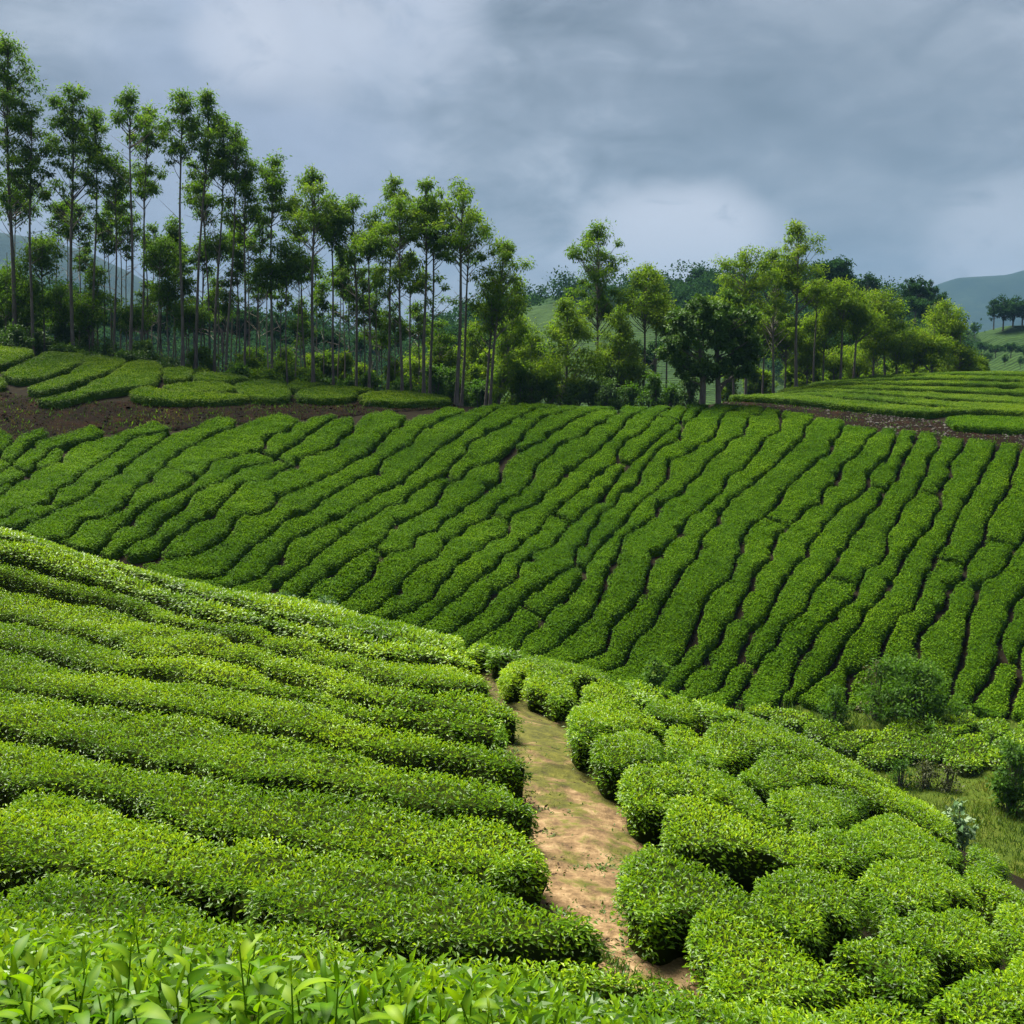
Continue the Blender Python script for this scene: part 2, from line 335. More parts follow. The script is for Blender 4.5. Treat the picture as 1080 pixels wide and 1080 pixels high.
M_HILL = hill_mat('wooded_hill', (.008, .026, .008), (.016, .044, .010), (.030, .065, .012), .05)
M_THILL = hill_mat('tea_clad_hill', (.014, .036, .008), (.022, .050, .009), (.030, .062, .010), .03, .28)
M_MOUNT = hill_mat('mountain_scrub', (.006, .018, .010), (.010, .024, .012), (.018, .034, .014), .012)

# ------------------------------------------------------------------ ground, one sheet to the horizon
def spread(lo, hi, a, b, step):
    mid = list(np.arange(a, b + step / 2, step)); l = []; r = []
    x, s = a, step
    while x > lo: s *= 1.35; x -= s; l.append(max(x, lo))
    x, s = b, step
    while x < hi: s *= 1.35; x += s; r.append(min(x, hi))
    return np.array(l[::-1] + mid + r)
def grid_mesh(name, X, Y, Z, m):
    a, b = X.shape; idx = np.arange(a * b).reshape(a, b)
    F = np.stack([idx[:-1, :-1], idx[1:, :-1], idx[1:, 1:], idx[:-1, 1:]], -1).reshape(-1, 4)
    return mesh_np(name, np.stack([X.ravel(), Y.ravel(), Z.ravel()], -1), [F], m)
gxs = spread(-3000, 3000, -56, 60, 0.5); gys = spread(-400, 4200, -6, 122, 0.5)
X, Y = np.meshgrid(gxs, gys, indexing='ij'); 
def gnoise(x, y): return 0.06 * fbm(x * 1.3, y * 1.3, 2)
Z = ground(X, Y) + gnoise(X, Y) * (Y < 130)
tag(obj('ground', grid_mesh('ground', X, Y, Z, M_SOIL)), kind='structure')

def drape(poly, res, lift, m, name, amp=.04, tintf=None):
    """sheet over the ground inside a plan polygon"""
    V, F, D, _ = fill(poly, res)
    z = ground(V[:, 0], V[:, 1]) + np.where(D > 0, lift + .04, -.12) + gnoise(V[:, 0], V[:, 1]) + amp * .5 * fbm(V[:, 0] * 2.5, V[:, 1] * 2.5, 3)
    return mesh_np(name, np.column_stack([V, z]), F, m, tintf(V) if tintf else None)

# ------------------------------------------------------------------ plan polygons
def resample(p, step, closed=True):
    p = np.asarray(p, float); q = np.vstack([p, p[:1]]) if closed else p
    out = []
    for a, b in zip(q[:-1], q[1:]):
        k = max(1, int(np.ceil(np.linalg.norm(b - a) / step))); out.append(a + (b - a) * (np.arange(k)[:, None] / k))
    if not closed: out.append(q[-1:])
    return np.concatenate(out)
def chaikin(p, it=2):
    p = np.asarray(p, float)
    for _ in range(it):
        q = np.roll(p, -1, 0); p = np.stack([.75 * p + .25 * q, .25 * p + .75 * q], 1).reshape(-1, 2)
    return p
def inside(pt, poly):
    r = np.zeros(len(pt), bool); x, y = pt[:, 0], pt[:, 1]; q = np.roll(poly, -1, 0)
    for (x0, y0), (x1, y1) in zip(poly, q):
        if y0 == y1: continue
        c = (y0 > y) != (y1 > y); r ^= c & (x < (x1 - x0) * (y - y0) / (y1 - y0) + x0)
    return r
def edge_dist(pt, poly):
    """distance to the outline, nearest point on it"""
    a = poly; b = np.roll(poly, -1, 0); ab = b - a; L2 = (ab ** 2).sum(1) + 1e-12
    D = np.empty(len(pt)); NP = np.empty((len(pt), 2))
    for k in range(0, len(pt), 4000):
        p = pt[k:k + 4000]; ap = p[:, None] - a[None]
        t = np.clip((ap * ab[None]).sum(-1) / L2, 0, 1); near = a[None] + t[..., None] * ab[None]
        d2 = ((p[:, None] - near) ** 2).sum(-1); i = d2.argmin(1); r = np.arange(len(p))
        D[k:k + 4000] = np.sqrt(d2[r, i]); NP[k:k + 4000] = near[r, i]
    return D, NP
def area(p): q = np.roll(p, -1, 0); return 0.5 * (p[:, 0] * q[:, 1] - q[:, 0] * p[:, 1]).sum()
def fill(poly, res):
    lo = poly.min(0) - res; hi = poly.max(0) + res
    xs = np.arange(lo[0], hi[0] + res, res); ys = np.arange(lo[1], hi[1] + res, res)
    X, Y = np.meshgrid(xs, ys, indexing='ij'); pt = np.stack([X.ravel(), Y.ravel()], -1)
    ins = inside(pt, poly); g = ins.reshape(X.shape)
    cell = g[:-1, :-1] | g[1:, :-1] | g[1:, 1:] | g[:-1, 1:]
    idx = np.arange(X.size).reshape(X.shape); i, j = np.nonzero(cell)
    F = np.stack([idx[i, j], idx[i + 1, j], idx[i + 1, j + 1], idx[i, j + 1]], -1)
    used = np.unique(F); mp = np.full(X.size, -1); mp[used] = np.arange(len(used)); F = mp[F]
    V = pt[used]; inn = ins[used]; D, NP = edge_dist(V, poly); D = np.where(inn, D, 0); V = np.where(inn[:, None], V, NP)
    return V, [F], D, NP

def lod(d):
    if d < 4.2: return 1700, .050, .019, 1, .09
    if d < 7: return 2000, .044, .0175, 1, .10
    if d < 10: return 1800, .046, .0185, 1, .11
    if d < 14: return 1300, .050, .0205, 1, .12
    if d < 19: return 850, .056, .024, 1, .14
    if d < 32: return 540, .070, .033, 0, .16
    if d < 48: return 230, .105, .056, 0, .20
    return 310, .086, .048, 0, .24
def tea(poly, name='tea_hedge', h=HH, wd=.26, seed=0, inset=0.0, m=None, wob=.07, young=.5, dens_k=1.0, wscale=1.7, bumps=.05, hv=.10):
    """one clipped tea hedge over a plan polygon: rounded leafy mass with leaf blades all over"""
    r = np.random.default_rng(seed); ro = r.normal(0, .03) - (.12 if seed == 560 else 0)
    poly = np.asarray(poly, float)
    if area(poly) < 0: poly = poly[::-1]
    p = resample(poly, .35 if poly[:, 1].mean() < 40 else .5)
    nx = np.roll(p, -1, 0) - np.roll(p, 1, 0); nx = np.stack([nx[:, 1], -nx[:, 0]], -1); nx /= np.linalg.norm(nx, axis=1, keepdims=True) + 1e-9
    p = p + nx * (fbm(p[:, 0] * wscale + seed, p[:, 1] * wscale, 2)[:, None] * 2 * wob - inset)
    dist = max(1.5, np.percentile(p[:, 1], 30)); dens, L, W, kind, res = lod(dist); dens *= dens_k * (.85 if dist < 19 else 1)
    w_ = wd
    def prof(d): t = np.clip(d / w_, 0, 1); return np.sqrt(np.clip(1 - (1 - t) ** 4, 0, 1))
    def top(x, y, d):
        hh = h * (1 + hv * fbm(x * .5 + seed * 3.7, y * .5, 2)) + bumps * 2 * fbm(x * 1.6 + seed, y * 1.6, 3)
        return ground(x, y) + hh * prof(d)
    V, F, D, NP = fill(p, res)
    z = np.where(D > 0, top(V[:, 0], V[:, 1], np.maximum(D, w_ * .03)) - (.095 if dist < 32 else .06) * np.clip(D / .15, 0, 1), ground(V[:, 0], V[:, 1]) - .05)
    und = NP - V; inn_ = D <= 0
    cen = p.mean(0); dirn = np.where(inn_[:, None], cen - V, 0); dirn /= np.linalg.norm(dirn, axis=1, keepdims=True) + 1e-6
    V = V + dirn * (.13 if dist < 32 else .05)
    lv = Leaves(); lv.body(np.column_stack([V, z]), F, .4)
    lo, hi = p.min(0), p.max(0); A = abs(area(p))
    k = int(dens * (hi - lo).prod()); pt = lo + r.random((k, 2)) * (hi - lo)
    u_, v_ = project(np.column_stack([pt, canopy(pt[:, 0], pt[:, 1])])); mg = 120 if dist > 6 else 260
    pt = pt[(u_ > -mg) & (u_ < 1080 + mg) & (v_ < 1080 + mg * 1.5) & (pt[:, 1] > .4)]
    pt = pt[inside(pt, p)] if len(pt) else pt
    def leaf(pt, d, NP, side):
        if not len(pt): return
        x, y = pt[:, 0], pt[:, 1]; m_ = len(pt)
        out = NP - pt; out /= np.linalg.norm(out, axis=1, keepdims=True) + 1e-6
        t = np.clip(d / w_, .02, 1); sl = h / w_ * 2 * (1 - t) ** 3 / np.sqrt(np.clip(1 - (1 - t) ** 4, .02, 1))
        nrm = np.column_stack([out * np.clip(sl, 0, 5)[:, None], np.ones(m_)]); nrm /= np.linalg.norm(nrm, axis=1, keepdims=True)
        pos = np.column_stack([x, y, top(x, y, d)]) + nrm * (r.random((m_, 1)) * .11 - .092)
        pos = pos + (r.random((m_, 3)) - .5) * .02
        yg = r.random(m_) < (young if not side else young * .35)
        az = r.random(m_) * 2 * math.pi; tang = np.column_stack([np.cos(az), np.sin(az), np.zeros(m_)])
        tilt = np.where(yg, .9 + r.random(m_) * .9, .15 + r.random(m_) * .7)[:, None]
        ax = nrm * tilt + tang * (1.0 + (0.0 if not side else .2)); ax[:, 2] -= .35 * side
        ln = nrm * .8 + np.array([0, 0, .6]) + (r.random((m_, 3)) - .5) * .7
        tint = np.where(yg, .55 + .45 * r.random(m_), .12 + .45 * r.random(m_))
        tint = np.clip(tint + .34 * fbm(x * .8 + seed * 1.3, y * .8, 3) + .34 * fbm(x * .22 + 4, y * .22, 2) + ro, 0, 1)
        sz = (.75 + .5 * r.random(m_)) * np.where(yg, .9, 1.08)
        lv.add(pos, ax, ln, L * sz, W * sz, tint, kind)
    if len(pt): d, npt = edge_dist(pt, p); leaf(pt, d, npt, 0)
    q = np.roll(p, -1, 0); ln = np.linalg.norm(q - p, axis=1); per = ln.sum()
    ks = int(per * h * dens * .75)
    if ks:
        i = r.choice(len(p), ks, p=ln / per); t = r.random(ks)[:, None]; e = p[i] * (1 - t) + q[i] * t
        nn_ = (q - p)[i]; nn_ = np.stack([-nn_[:, 1], nn_[:, 0]], -1) / (ln[i][:, None] + 1e-9)
        hf = .20 + .78 * r.random(ks) ** .45; d = w_ * (1 - (1 - hf ** 2) ** .25); pt = e + nn_ * d[:, None]
        u_, v_ = project(np.column_stack([pt, canopy(pt[:, 0], pt[:, 1])])); ok = (u_ > -mg) & (u_ < 1080 + mg) & (v_ < 1080 + mg * 1.5) & (pt[:, 1] > .4)
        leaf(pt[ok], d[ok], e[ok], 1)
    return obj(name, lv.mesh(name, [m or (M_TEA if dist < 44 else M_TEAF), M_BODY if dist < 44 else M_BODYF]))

# ------------------------------------------------------------------ path, banks, grass hollow
PL = [(488,690),(497,700),(515,722),(532,745),(519,772),(533,805),(545,835),(560,866),(583,900),(566,945),(600,965),(632,990),(660,1012),(705,1028),(722,1036)]
PR = [(735,1028),(712,1005),(703,975),(655,952),(645,915),(672,888),(705,885),(690,850),(655,832),(650,810),(625,800),(600,772),(592,752),(560,730),(530,715),(512,698),(500,686)]
pth = np.vstack([hit(PL, 4, 27, -.50), hit(PR, 4, 27, -.50)])
d_ = pth - pth.mean(0)
pth = chaikin(pth, 1)
nx = np.roll(pth, -1, 0) - np.roll(pth, 1, 0); nx = np.stack([nx[:, 1], -nx[:, 0]], -1); nx /= np.linalg.norm(nx, axis=1, keepdims=True)
pth_w = pth + nx * (0.75 if area(pth) > 0 else -0.75)
def moss(V): return np.clip((V[:, 1] - 8.5) / 5.5, 0, 1) * .55 + .05 + .34 * (1 - np.clip(edge_dist(V, pth_w)[0] / 1.05, 0, 1))
tag(obj('path', drape(pth_w, .07, .02, M_PATH, 'path', .10, moss)), kind='structure')

def px_poly(pts, y0, y1, off=0.0): return hit(pts, y0, y1, off)
bankL = np.vstack([hit([(-60,408),(0,412),(50,424),(110,424),(200,420),(300,418),(400,421),(478,419)], 50, 100, -.5), hit([(482,432),(420,436),(330,444),(230,452),(150,458),(60,466),(0,472),(-60,476)], 50, 100, -.6)])
tag(obj('earth_bank', drape(bankL, .3, .03, M_BANK, 'earth_bank', .22)), kind='structure')
bankR = np.vstack([hit([(760,421),(800,424),(860,431),(921,438),(990,446),(1040,453),(1110,455)], 60, 110, -.6), hit([(1110,480),(1040,474),(960,465),(880,450),(820,440),(770,430)], 50, 100, -.6)])
tag(obj('earth_bank', drape(bankR, .3, .03, M_BANK, 'earth_bank', .20)), kind='structure')
hollow = np.vstack([hit([(940,838),(955,812),(985,800),(1040,806),(1110,810)], 28, 44, -.8), hit([(1130,930),(1080,925),(1040,905),(1000,880)], 24, 36, -.8)])
hollow = np.array([(9.5,37.5),(12,39.2),(15.5,38.6),(20,38),(23,36),(23,22),(19,19),(15.5,21.5),(13,26),(10.5,31)])
tag(obj('turf', drape(hollow, .3, .03, M_TURF, 'turf', .12)), kind='structure')

# ------------------------------------------------------------------ far hillside: traced furrows between the tea rows
def T1(*p): return [(x / 4.5, 350 + y / 4.5) for x, y in p]
def T2(*p): return [(200 + x / 4.5, 390 + y / 4.5) for x, y in p]
def T3(*p): return [(400 + x / 3.858, 410 + y / 3.858) for x, y in p]
def T4(*p): return [(600 + x / 3.375, 410 + y / 3.375) for x, y in p]
def T5(*p): return [(800 + x / 3, 400 + y / 3) for x, y in p]
FUR = [
 T1((240,560),(180,620),(100,690),(0,740)),
 T1((430,495),(330,560),(290,610),(180,650),(60,740),(0,780)),
 T1((620,520),(540,570),(470,620),(400,670),(330,720),(260,760),(240,800),(100,850),(60,880)),
 T1((800,490),(740,540),(650,600),(560,680),(480,720),(400,790),(300,840),(170,910)),
 T1((1060,470),(980,510),(850,570),(790,620),(720,670),(690,720),(620,780),(560,830),(500,870),(400,900),(300,980)),
 T2((560,240),(390,320),(360,365),(270,405),(110,445),(70,490),(0,545)) + T1((800,770),(720,820),(640,870),(560,950),(460,1020)),
 T2((625,260),(500,350),(420,400),(395,440),(250,475),(120,545),(0,610)) + T1((830,860),(760,930),(690,980),(600,1020),(540,1080)),
 T2((810,225),(765,280),(740,320),(690,370),(600,400),(500,440),(400,500),(340,530),(260,545),(200,580),(150,640),(140,680),(60,720),(0,750)) + T1((830,980),(740,1060)),
 T2((1005,250),(930,340),(850,400),(790,430),(700,480),(610,530),(570,565),(470,580),(390,640),(330,680),(200,720),(150,780),(100,830),(0,880)),
 T3((300,110),(200,160),(130,220),(60,270),(0,315)) + T2((880,480),(780,530),(700,580),(600,660),(480,700),(400,750),(330,820),(250,890),(150,970)),
 T3((490,80),(370,150),(320,200),(240,240),(200,290),(120,350),(70,390),(0,415)) + T2((800,640),(700,710),(600,750),(480,830),(430,900),(340,970),(230,1035)),
 T3((640,90),(520,150),(380,230),(330,290),(240,350),(170,410),(90,460),(0,510)) + T2((850,730),(770,755),(700,810),(600,870),(520,940),(450,1000),(370,1060)),
 T3((690,115),(600,185),(540,240),(470,280),(370,340),(270,400),(250,430),(170,500),(80,550),(0,610)) + T2((840,850),(770,910),(690,970),(600,1030),(550,1075)),
 T3((815,115),(740,160),(640,220),(560,260),(515,310),(490,360),(430,420),(330,490),(250,550),(190,590),(120,640),(0,710)) + T2((860,980),(790,1060)),
 T4((205,68),(160,100),(90,140)) + T3((850,190),(720,240),(640,310),(610,370),(560,440),(475,475),(390,560),(300,610),(220,680),(150,740),(80,800),(20,850)),
 T4((265,75),(180,150),(120,200),(60,260)) + T3((850,290),(770,350),(680,420),(640,475),(560,515),(500,590),(400,660),(330,710),(290,770),(220,840),(130,890),(60,920)),
 T4((365,65),(300,110),(280,145),(200,200),(150,270),(60,350)) + T3((850,380),(770,450),(700,520),(640,590),(550,660),(480,710),(390,790),(320,830),(240,890),(180,960),(100,1010)),
 T4((420,60),(390,110),(330,180),(260,230),(190,290),(140,370),(70,430)) + T3((860,480),(780,560),(700,630),(590,710),(540,790),(480,830),(420,890),(330,960)),
 T4((500,60),(450,100),(400,150),(380,185),(345,200),(290,260),(230,340),(150,420),(110,480),(40,560)) + T3((820,640),(790,710),(730,770),(670,810),(580,870),(520,930),(440,990)),
 T4((620,65),(550,90),(540,140),(490,190),(450,225),(370,260),(350,310),(260,410),(190,470),(120,560),(60,640)) + T3((830,780),(770,850),(700,900),(660,960),(620,1000)),
 T4((690,75),(645,110),(615,160),(560,200),(520,250),(480,290),(430,340),(360,400),(280,480),(200,540),(180,590),(130,700),(90,760)) + T3((870,880),(800,970),(740,1020),(710,1050)),
 T4((763,78),(750,150),(700,190),(650,260),(590,310),(540,360),(530,385),(440,460),(390,530),(320,600),(280,690),(230,750),(190,810),(150,890),(95,945)),
 T5((185,115),(150,170),(100,220),(50,270)) + T4((680,320),(620,370),(545,440),(530,490),(480,520),(440,610),(390,670),(330,780),(280,870),(200,960)),
 T5((288,130),(250,190),(215,230),(150,300),(100,340)) + T4((745,400),(690,460),(640,510),(590,600),(570,670),(520,720),(480,810),(440,880),(370,990)),
 T5((385,148),(330,200),(280,265),(230,330),(190,390),(130,440),(60,500)) + T4((740,540),(700,600),(660,650),(640,730),(600,810),(540,860),(510,940),(470,990),(410,1060)),
 T5((440,160),(420,220),(380,260),(340,330),(280,390),(210,470),(160,530),(110,600)) + T4((760,690),(720,770),(680,840),(610,910),(590,960),(550,1000),(520,1070)),
 T5((512,165),(490,210),(460,270),(420,340),(390,385),(330,450),(280,520),(240,590),(190,650),(140,730),(80,790)) + T4((745,910),(690,960),(640,1030),(620,1080)),
 T5((572,180),(550,260),(510,330),(460,420),(430,460),(400,530),(350,600),(290,690),(220,760),(170,850),(120,920),(70,1010)),
 T5((660,195),(640,240),(600,270),(590,330),(570,400),(540,460),(490,510),(450,590),(400,670),(350,740),(290,820),(230,900),(140,1000)),
 T5((765,205),(720,260),(690,330),(640,400),(610,470),(570,560),(530,640),(490,710),(420,790),(375,880),(300,950)),
 T5((830,225),(800,300),(745,400),(700,490),(655,590),(620,650),(575,730),(520,790),(510,870)),
 T5((900,400),(835,520),(800,580),(720,650),(690,700),(660,790),(630,870),(625,950)),
 T5((900,590),(840,680),(800,720),(780,800),(740,880),(720,950),(690,1000)),
 T5((900,760),(840,860),(830,930),(790,1040)),
]
DS = np.array([-.545, -.84]); DS /= np.linalg.norm(DS); DT = np.array([-DS[1], DS[0]]); DT = DT if DT[0] > 0 else -DT
def st(p): return np.stack([p @ DS, p @ DT], -1)
def unst(q): return q[..., :1] * DS + q[..., 1:] * DT
fur = []
for g in FUR:
    q = st(hit(g, 42, 90, -.15)); q = q[np.argsort(q[:, 0])]; fur.append(q)
SS = np.arange(-85, -15, .4)
Fm = np.array([np.interp(SS, q[:, 0], q[:, 1]) for q in fur])
for i in range(len(Fm)): Fm[i] += .50 * vnoise(SS * .62, np.full_like(SS, i * 7.31 + .5)) + .22 * vnoise(SS * 1.5, np.full_like(SS, i * 3.77 + .5))
for i in range(1, len(Fm)): Fm[i] = np.maximum(Fm[i], Fm[i - 1] + .25)
# rows carry on past the frame on both sides at the same spacing
left = np.array([Fm[0] - 1.6 * k + .3 * vnoise(SS * .4, np.full_like(SS, k * 3.3)) for k in (3, 2, 1)])
right = np.array([Fm[-1] + 1.55 * k + .3 * vnoise(SS * .4, np.full_like(SS, k * 5.3)) for k in (1, 2, 3)])
Fm = np.vstack([left, Fm, right])
edge_px = [(-120,466),(-60,462),(0,455),(60,452),(150,448),(185,445),(270,440),(330,436),(380,437),(440,433),(480,430),(560,427),(640,429),(700,428),(760,425),(820,430),(860,436),(910,449),(970,452),(1010,460),(1060,466),(1120,474),(1200,486)]
eq = st(hit(edge_px, 50, 95, -.1)); eq = eq[np.argsort(eq[:, 1])]
base_px = np.array([(-26,47),(-18,45.5),(-10,44.0),(-4,43.2),(2,43.2),(8,43.6),(13,44.6),(18,44.4),(24,43),(34,41)], float)
bq = st(base_px); bq = bq[np.argsort(bq[:, 1])]
nF = len(Fm); rr = random.Random(4)
row_id = 0
def run_poly(a, b, s0, s1, inset):
    s = np.arange(s0, s1, .22)
    fa = np.interp(s, SS, a) + inset; fb = np.interp(s, SS, b) - inset
    ok = fb - fa > .30
    return s, fa, fb, ok
UP = 'rows on the far hillside'
for i in range(nF - 1):
    a, b = Fm[i], Fm[i + 1]
    mid = (a + b) / 2
    top_s = np.interp(mid, eq[:, 1], eq[:, 0]); bot_s = np.interp(mid, bq[:, 1], bq[:, 0])
    okr = (SS > top_s + .15) & (SS < bot_s - .1)
    if not okr.any(): continue
    s0, s1 = SS[okr][0], SS[okr][-1]
    s, fa, fb, ok = run_poly(a, b, s0, s1, .125 + .07 * float(smooth01((14 - i) / 8)))
    nrng = np.random.default_rng(i)
    for _ in range(int((s1 - s0) / 4.5)):
        c = nrng.uniform(s0, s1); dp = nrng.uniform(.15, .45); wn = nrng.uniform(.18, .4)
        if nrng.random() < .5: fa = fa + dp * np.exp(-((s - c) / wn) ** 2)
        else: fb = fb - dp * np.exp(-((s - c) / wn) ** 2)
    ok = fb - fa > .30
    # a row stops where its furrows run together; a few rows are broken across
    runs = []; start = None
    for k in range(len(s) + 1):
        if k < len(s) and ok[k]:
            if start is None: start = k
        elif start is not None:
            if k - start > 8: runs.append((start, k))
            start = None
    pieces = []
    for (k0, k1) in runs:
        if k1 - k0 > 52 and rr.random() < .55:
            c = k0 + int((k1 - k0) * rr.uniform(.25, .75)); pieces += [(k0, c), (c + 1, k1)]
        else: pieces.append((k0, k1))
    vis = []
    for (k0, k1) in pieces:
        pl = np.vstack([np.column_stack([s[k0:k1], fa[k0:k1]]), np.column_stack([s[k0:k1], fb[k0:k1]])[::-1]])
        vis.append(unst(pl))
    if not vis: continue
    V3 = np.vstack(vis); u_, v_ = project(np.column_stack([V3, canopy(V3[:, 0], V3[:, 1])]))
    if not ((u_ > -60) & (u_ < 1140)).any(): continue
    inframe = ((u_ > 0) & (u_ < 1080)).any(); row_id += 1 if inframe else 0
    for k, pl in enumerate(vis):
        nm = ORD[max(row_id - 1, 0)]
        where = '' if len(vis) == 1 else (['upper stretch of the ', 'lower stretch of the '] if len(vis) == 2 else ['upper stretch of the ', 'middle stretch of the '] + ['lowest stretch of the '] * 9)[k]
        o = tea(pl, 'tea_hedge', h=.52, wd=.17, seed=100 + i * 7 + k, wob=.07, young=.40, wscale=1.0, bumps=.06)
        lab = f'{where}{nm} tea row from the left on the far hillside' if inframe else f'{where}tea row past the {"left" if i < nF // 2 else "right"} end of the far hillside, {ORD[i]}'
        tag(o, lab, 'tea hedge', UP)

# ------------------------------------------------------------------ left terrace above the bank
TER = [
 ([(-15,361),(0,362),(22,364),(37,371),(18,379),(0,383),(-15,385)], 'tea hedge at the left edge, uppermost on the left terrace below the dark bushes'),
 ([(0,392),(33,379),(49,371),(73,370),(90,374),(87,381),(56,394),(27,399),(7,397)], 'broad humped tea hedge on the left terrace, second from the top left'),
 ([(-15,392),(8,400),(0,406),(-15,408)], 'low tea tuft at the left edge above the red earth bank'),
 ([(26,409),(44,403),(82,391),(98,374),(133,378),(129,386),(89,399),(44,412)], 'bent tea hedge between the humped hedge and the long diagonal hedge on the left terrace'),
 ([(38,419),(67,417),(89,406),(124,392),(142,379),(167,381),(171,401),(133,408),(100,412),(73,421),(49,423)], 'long diagonal tea hedge widening to a square top on the left terrace'),
 ([(171,386),(200,387),(204,399),(175,401)], 'short square tea hedge right of the diagonal hedge on the left terrace'),
 ([(205,393),(222,391),(269,398),(244,400),(205,401)], 'small pointed tea hedge at the back of the left terrace under the grove'),
 ([(167,406),(189,403),(238,402),(248,408),(242,412),(189,412)], 'narrow middle tea hedge lying behind the front hedge of the left terrace'),
 ([(136,410),(156,407),(189,412),(240,414),(262,416),(262,419),(200,421),(140,418)], 'long thin front tea hedge overhanging the earth bank on the left terrace'),
 ([(248,403),(289,400),(304,408),(306,417),(289,419),(264,418),(251,412)], 'stepped tea hedge at the middle of the left terrace rim'),
 ([(302,403),(322,401),(342,403),(322,407),(309,410)], 'little flat tea hedge behind the rounded hedge on the left terrace'),
 ([(307,417),(324,409),(351,406),(376,411),(373,418),(344,420)], 'rounded tea hedge second from the right end of the left terrace rim'),
 ([(356,407),(396,409),(389,411),(373,411)], 'flat sliver of tea hedge at the back right of the left terrace'),
 ([(373,421),(396,411),(440,411),(475,415),(473,422),(420,423)], 'last tea hedge at the right end of the left terrace'),
]
def stems(parent, poly, k, seed, h=.35, px=None):
    r = np.random.default_rng(seed); p = resample(poly, .3); p = p[np.argsort(p[:, 1])[:max(6, len(p) // 3)]]
    c = poly.mean(0)
    for _ in range(k):
        e = p[r.integers(len(p))]; e = e + (c - e) / np.linalg.norm(c - e) * r.uniform(.22, .42)
        z = float(ground(e[0], e[1])); t = Tubes(); dx, dy = r.normal(0, .12, 2)
        t.add([(e[0], e[1], z - .1), (e[0] + dx * .4, e[1] + dy * .4, z + h * .5), (e[0] + dx, e[1] + dy, z + h)], [.02, .016, .012], 5)
        t.add([(e[0] + dx * .4, e[1] + dy * .4, z + h * .5), (e[0] - dx * 1.6, e[1] - dy, z + h * 1.02)], [.012, .008], 4)
        obj('stem', t.mesh('stem', M_STEM), parent)
for k, (pp, lab) in enumerate(TER):
    pl = hit(pp, 58, 95); pl = chaikin(pl, 1)
    o = tea(pl, 'tea_hedge', h=HH, wd=.26, seed=300 + k, inset=-.10, wob=.12, m=M_FIELD, young=.45, wscale=1.0); tag(o, lab, 'tea hedge', 'hedges on the left terrace')
    if max(p[1] for p in pp) > 414: stems(o, pl, 6, 900 + k, .4)

# ------------------------------------------------------------------ rounded field on the right: rows run across
DE = [
 [(762,417),(800,412),(860,403),(900,398),(960,394),(1000,392),(1040,391),(1080,392),(1140,394)],
 [(850,405),(941,398),(985,395.5),(1030,395.5),(1080,397),(1140,399)],
 [(820,410),(860,406.5),(921,402),(982,401),(1030,401.5),(1080,403),(1140,405.5)],
 [(800,413),(860,409),(905,405.5),(952,407),(1003,407.5),(1080,409.5),(1140,412)],
 [(795,414.5),(872,410),(901,410.5),(937,412),(1023,415.5),(1080,417.5),(1140,420)],
 [(785,416),(850,413),(901,415),(946,418.5),(1003,422.5),(1080,426),(1140,429)],
 [(775,417.5),(820,416),(860,417.5),(891,420.5),(941,425),(982,429),(1023,432.5),(1080,436),(1140,440)],
 [(763,419),(800,421.5),(860,426.5),(921,433.5),(990,440),(1010,436.5),(1045,436),(1080,437),(1140,441)],
]
ord_d = ['rearmost', 'second from the back', 'third from the back', 'fourth from the back', 'third from the front', 'second from the front', 'long front']
for k in range(len(DE) - 1):
    f = hit(DE[k], 62, 125); b = hit(DE[k + 1], 62, 125)
    f = resample(f, .8, False); b = resample(b, .8, False)
    ys = np.interp(f[:, 0], b[:, 0], b[:, 1])
    xs = np.arange(max(f[0, 0], b[0, 0]), min(f[-1, 0], b[-1, 0]), .6)
    yf = np.interp(xs, f[:, 0], f[:, 1]); yb = np.interp(xs, b[:, 0], b[:, 1]) + 2.0; yf = np.maximum(yf, yb + 1.0)
    pl = np.vstack([np.column_stack([xs, yf]), np.column_stack([xs, yb])[::-1]])
    o = tea(pl, 'tea_hedge', h=HH, wd=.26, seed=400 + k, wob=.12, young=.5, wscale=.8, m=M_FIELD)
    tag(o, f'{ord_d[k]} tea row curving across the rounded field on the right', 'tea hedge', 'rows of the rounded field')
o = tea(hit([(997,440),(1012,437.5),(1045,438),(1130,441),(1130,451),(1040,450),(1005,447)], 62, 110), 'tea_hedge', h=HH, wd=.26, seed=420, wob=.1, wscale=1)
tag(o, 'short lowest tea row nearest the stony bank on the right', 'tea hedge', 'rows of the rounded field')

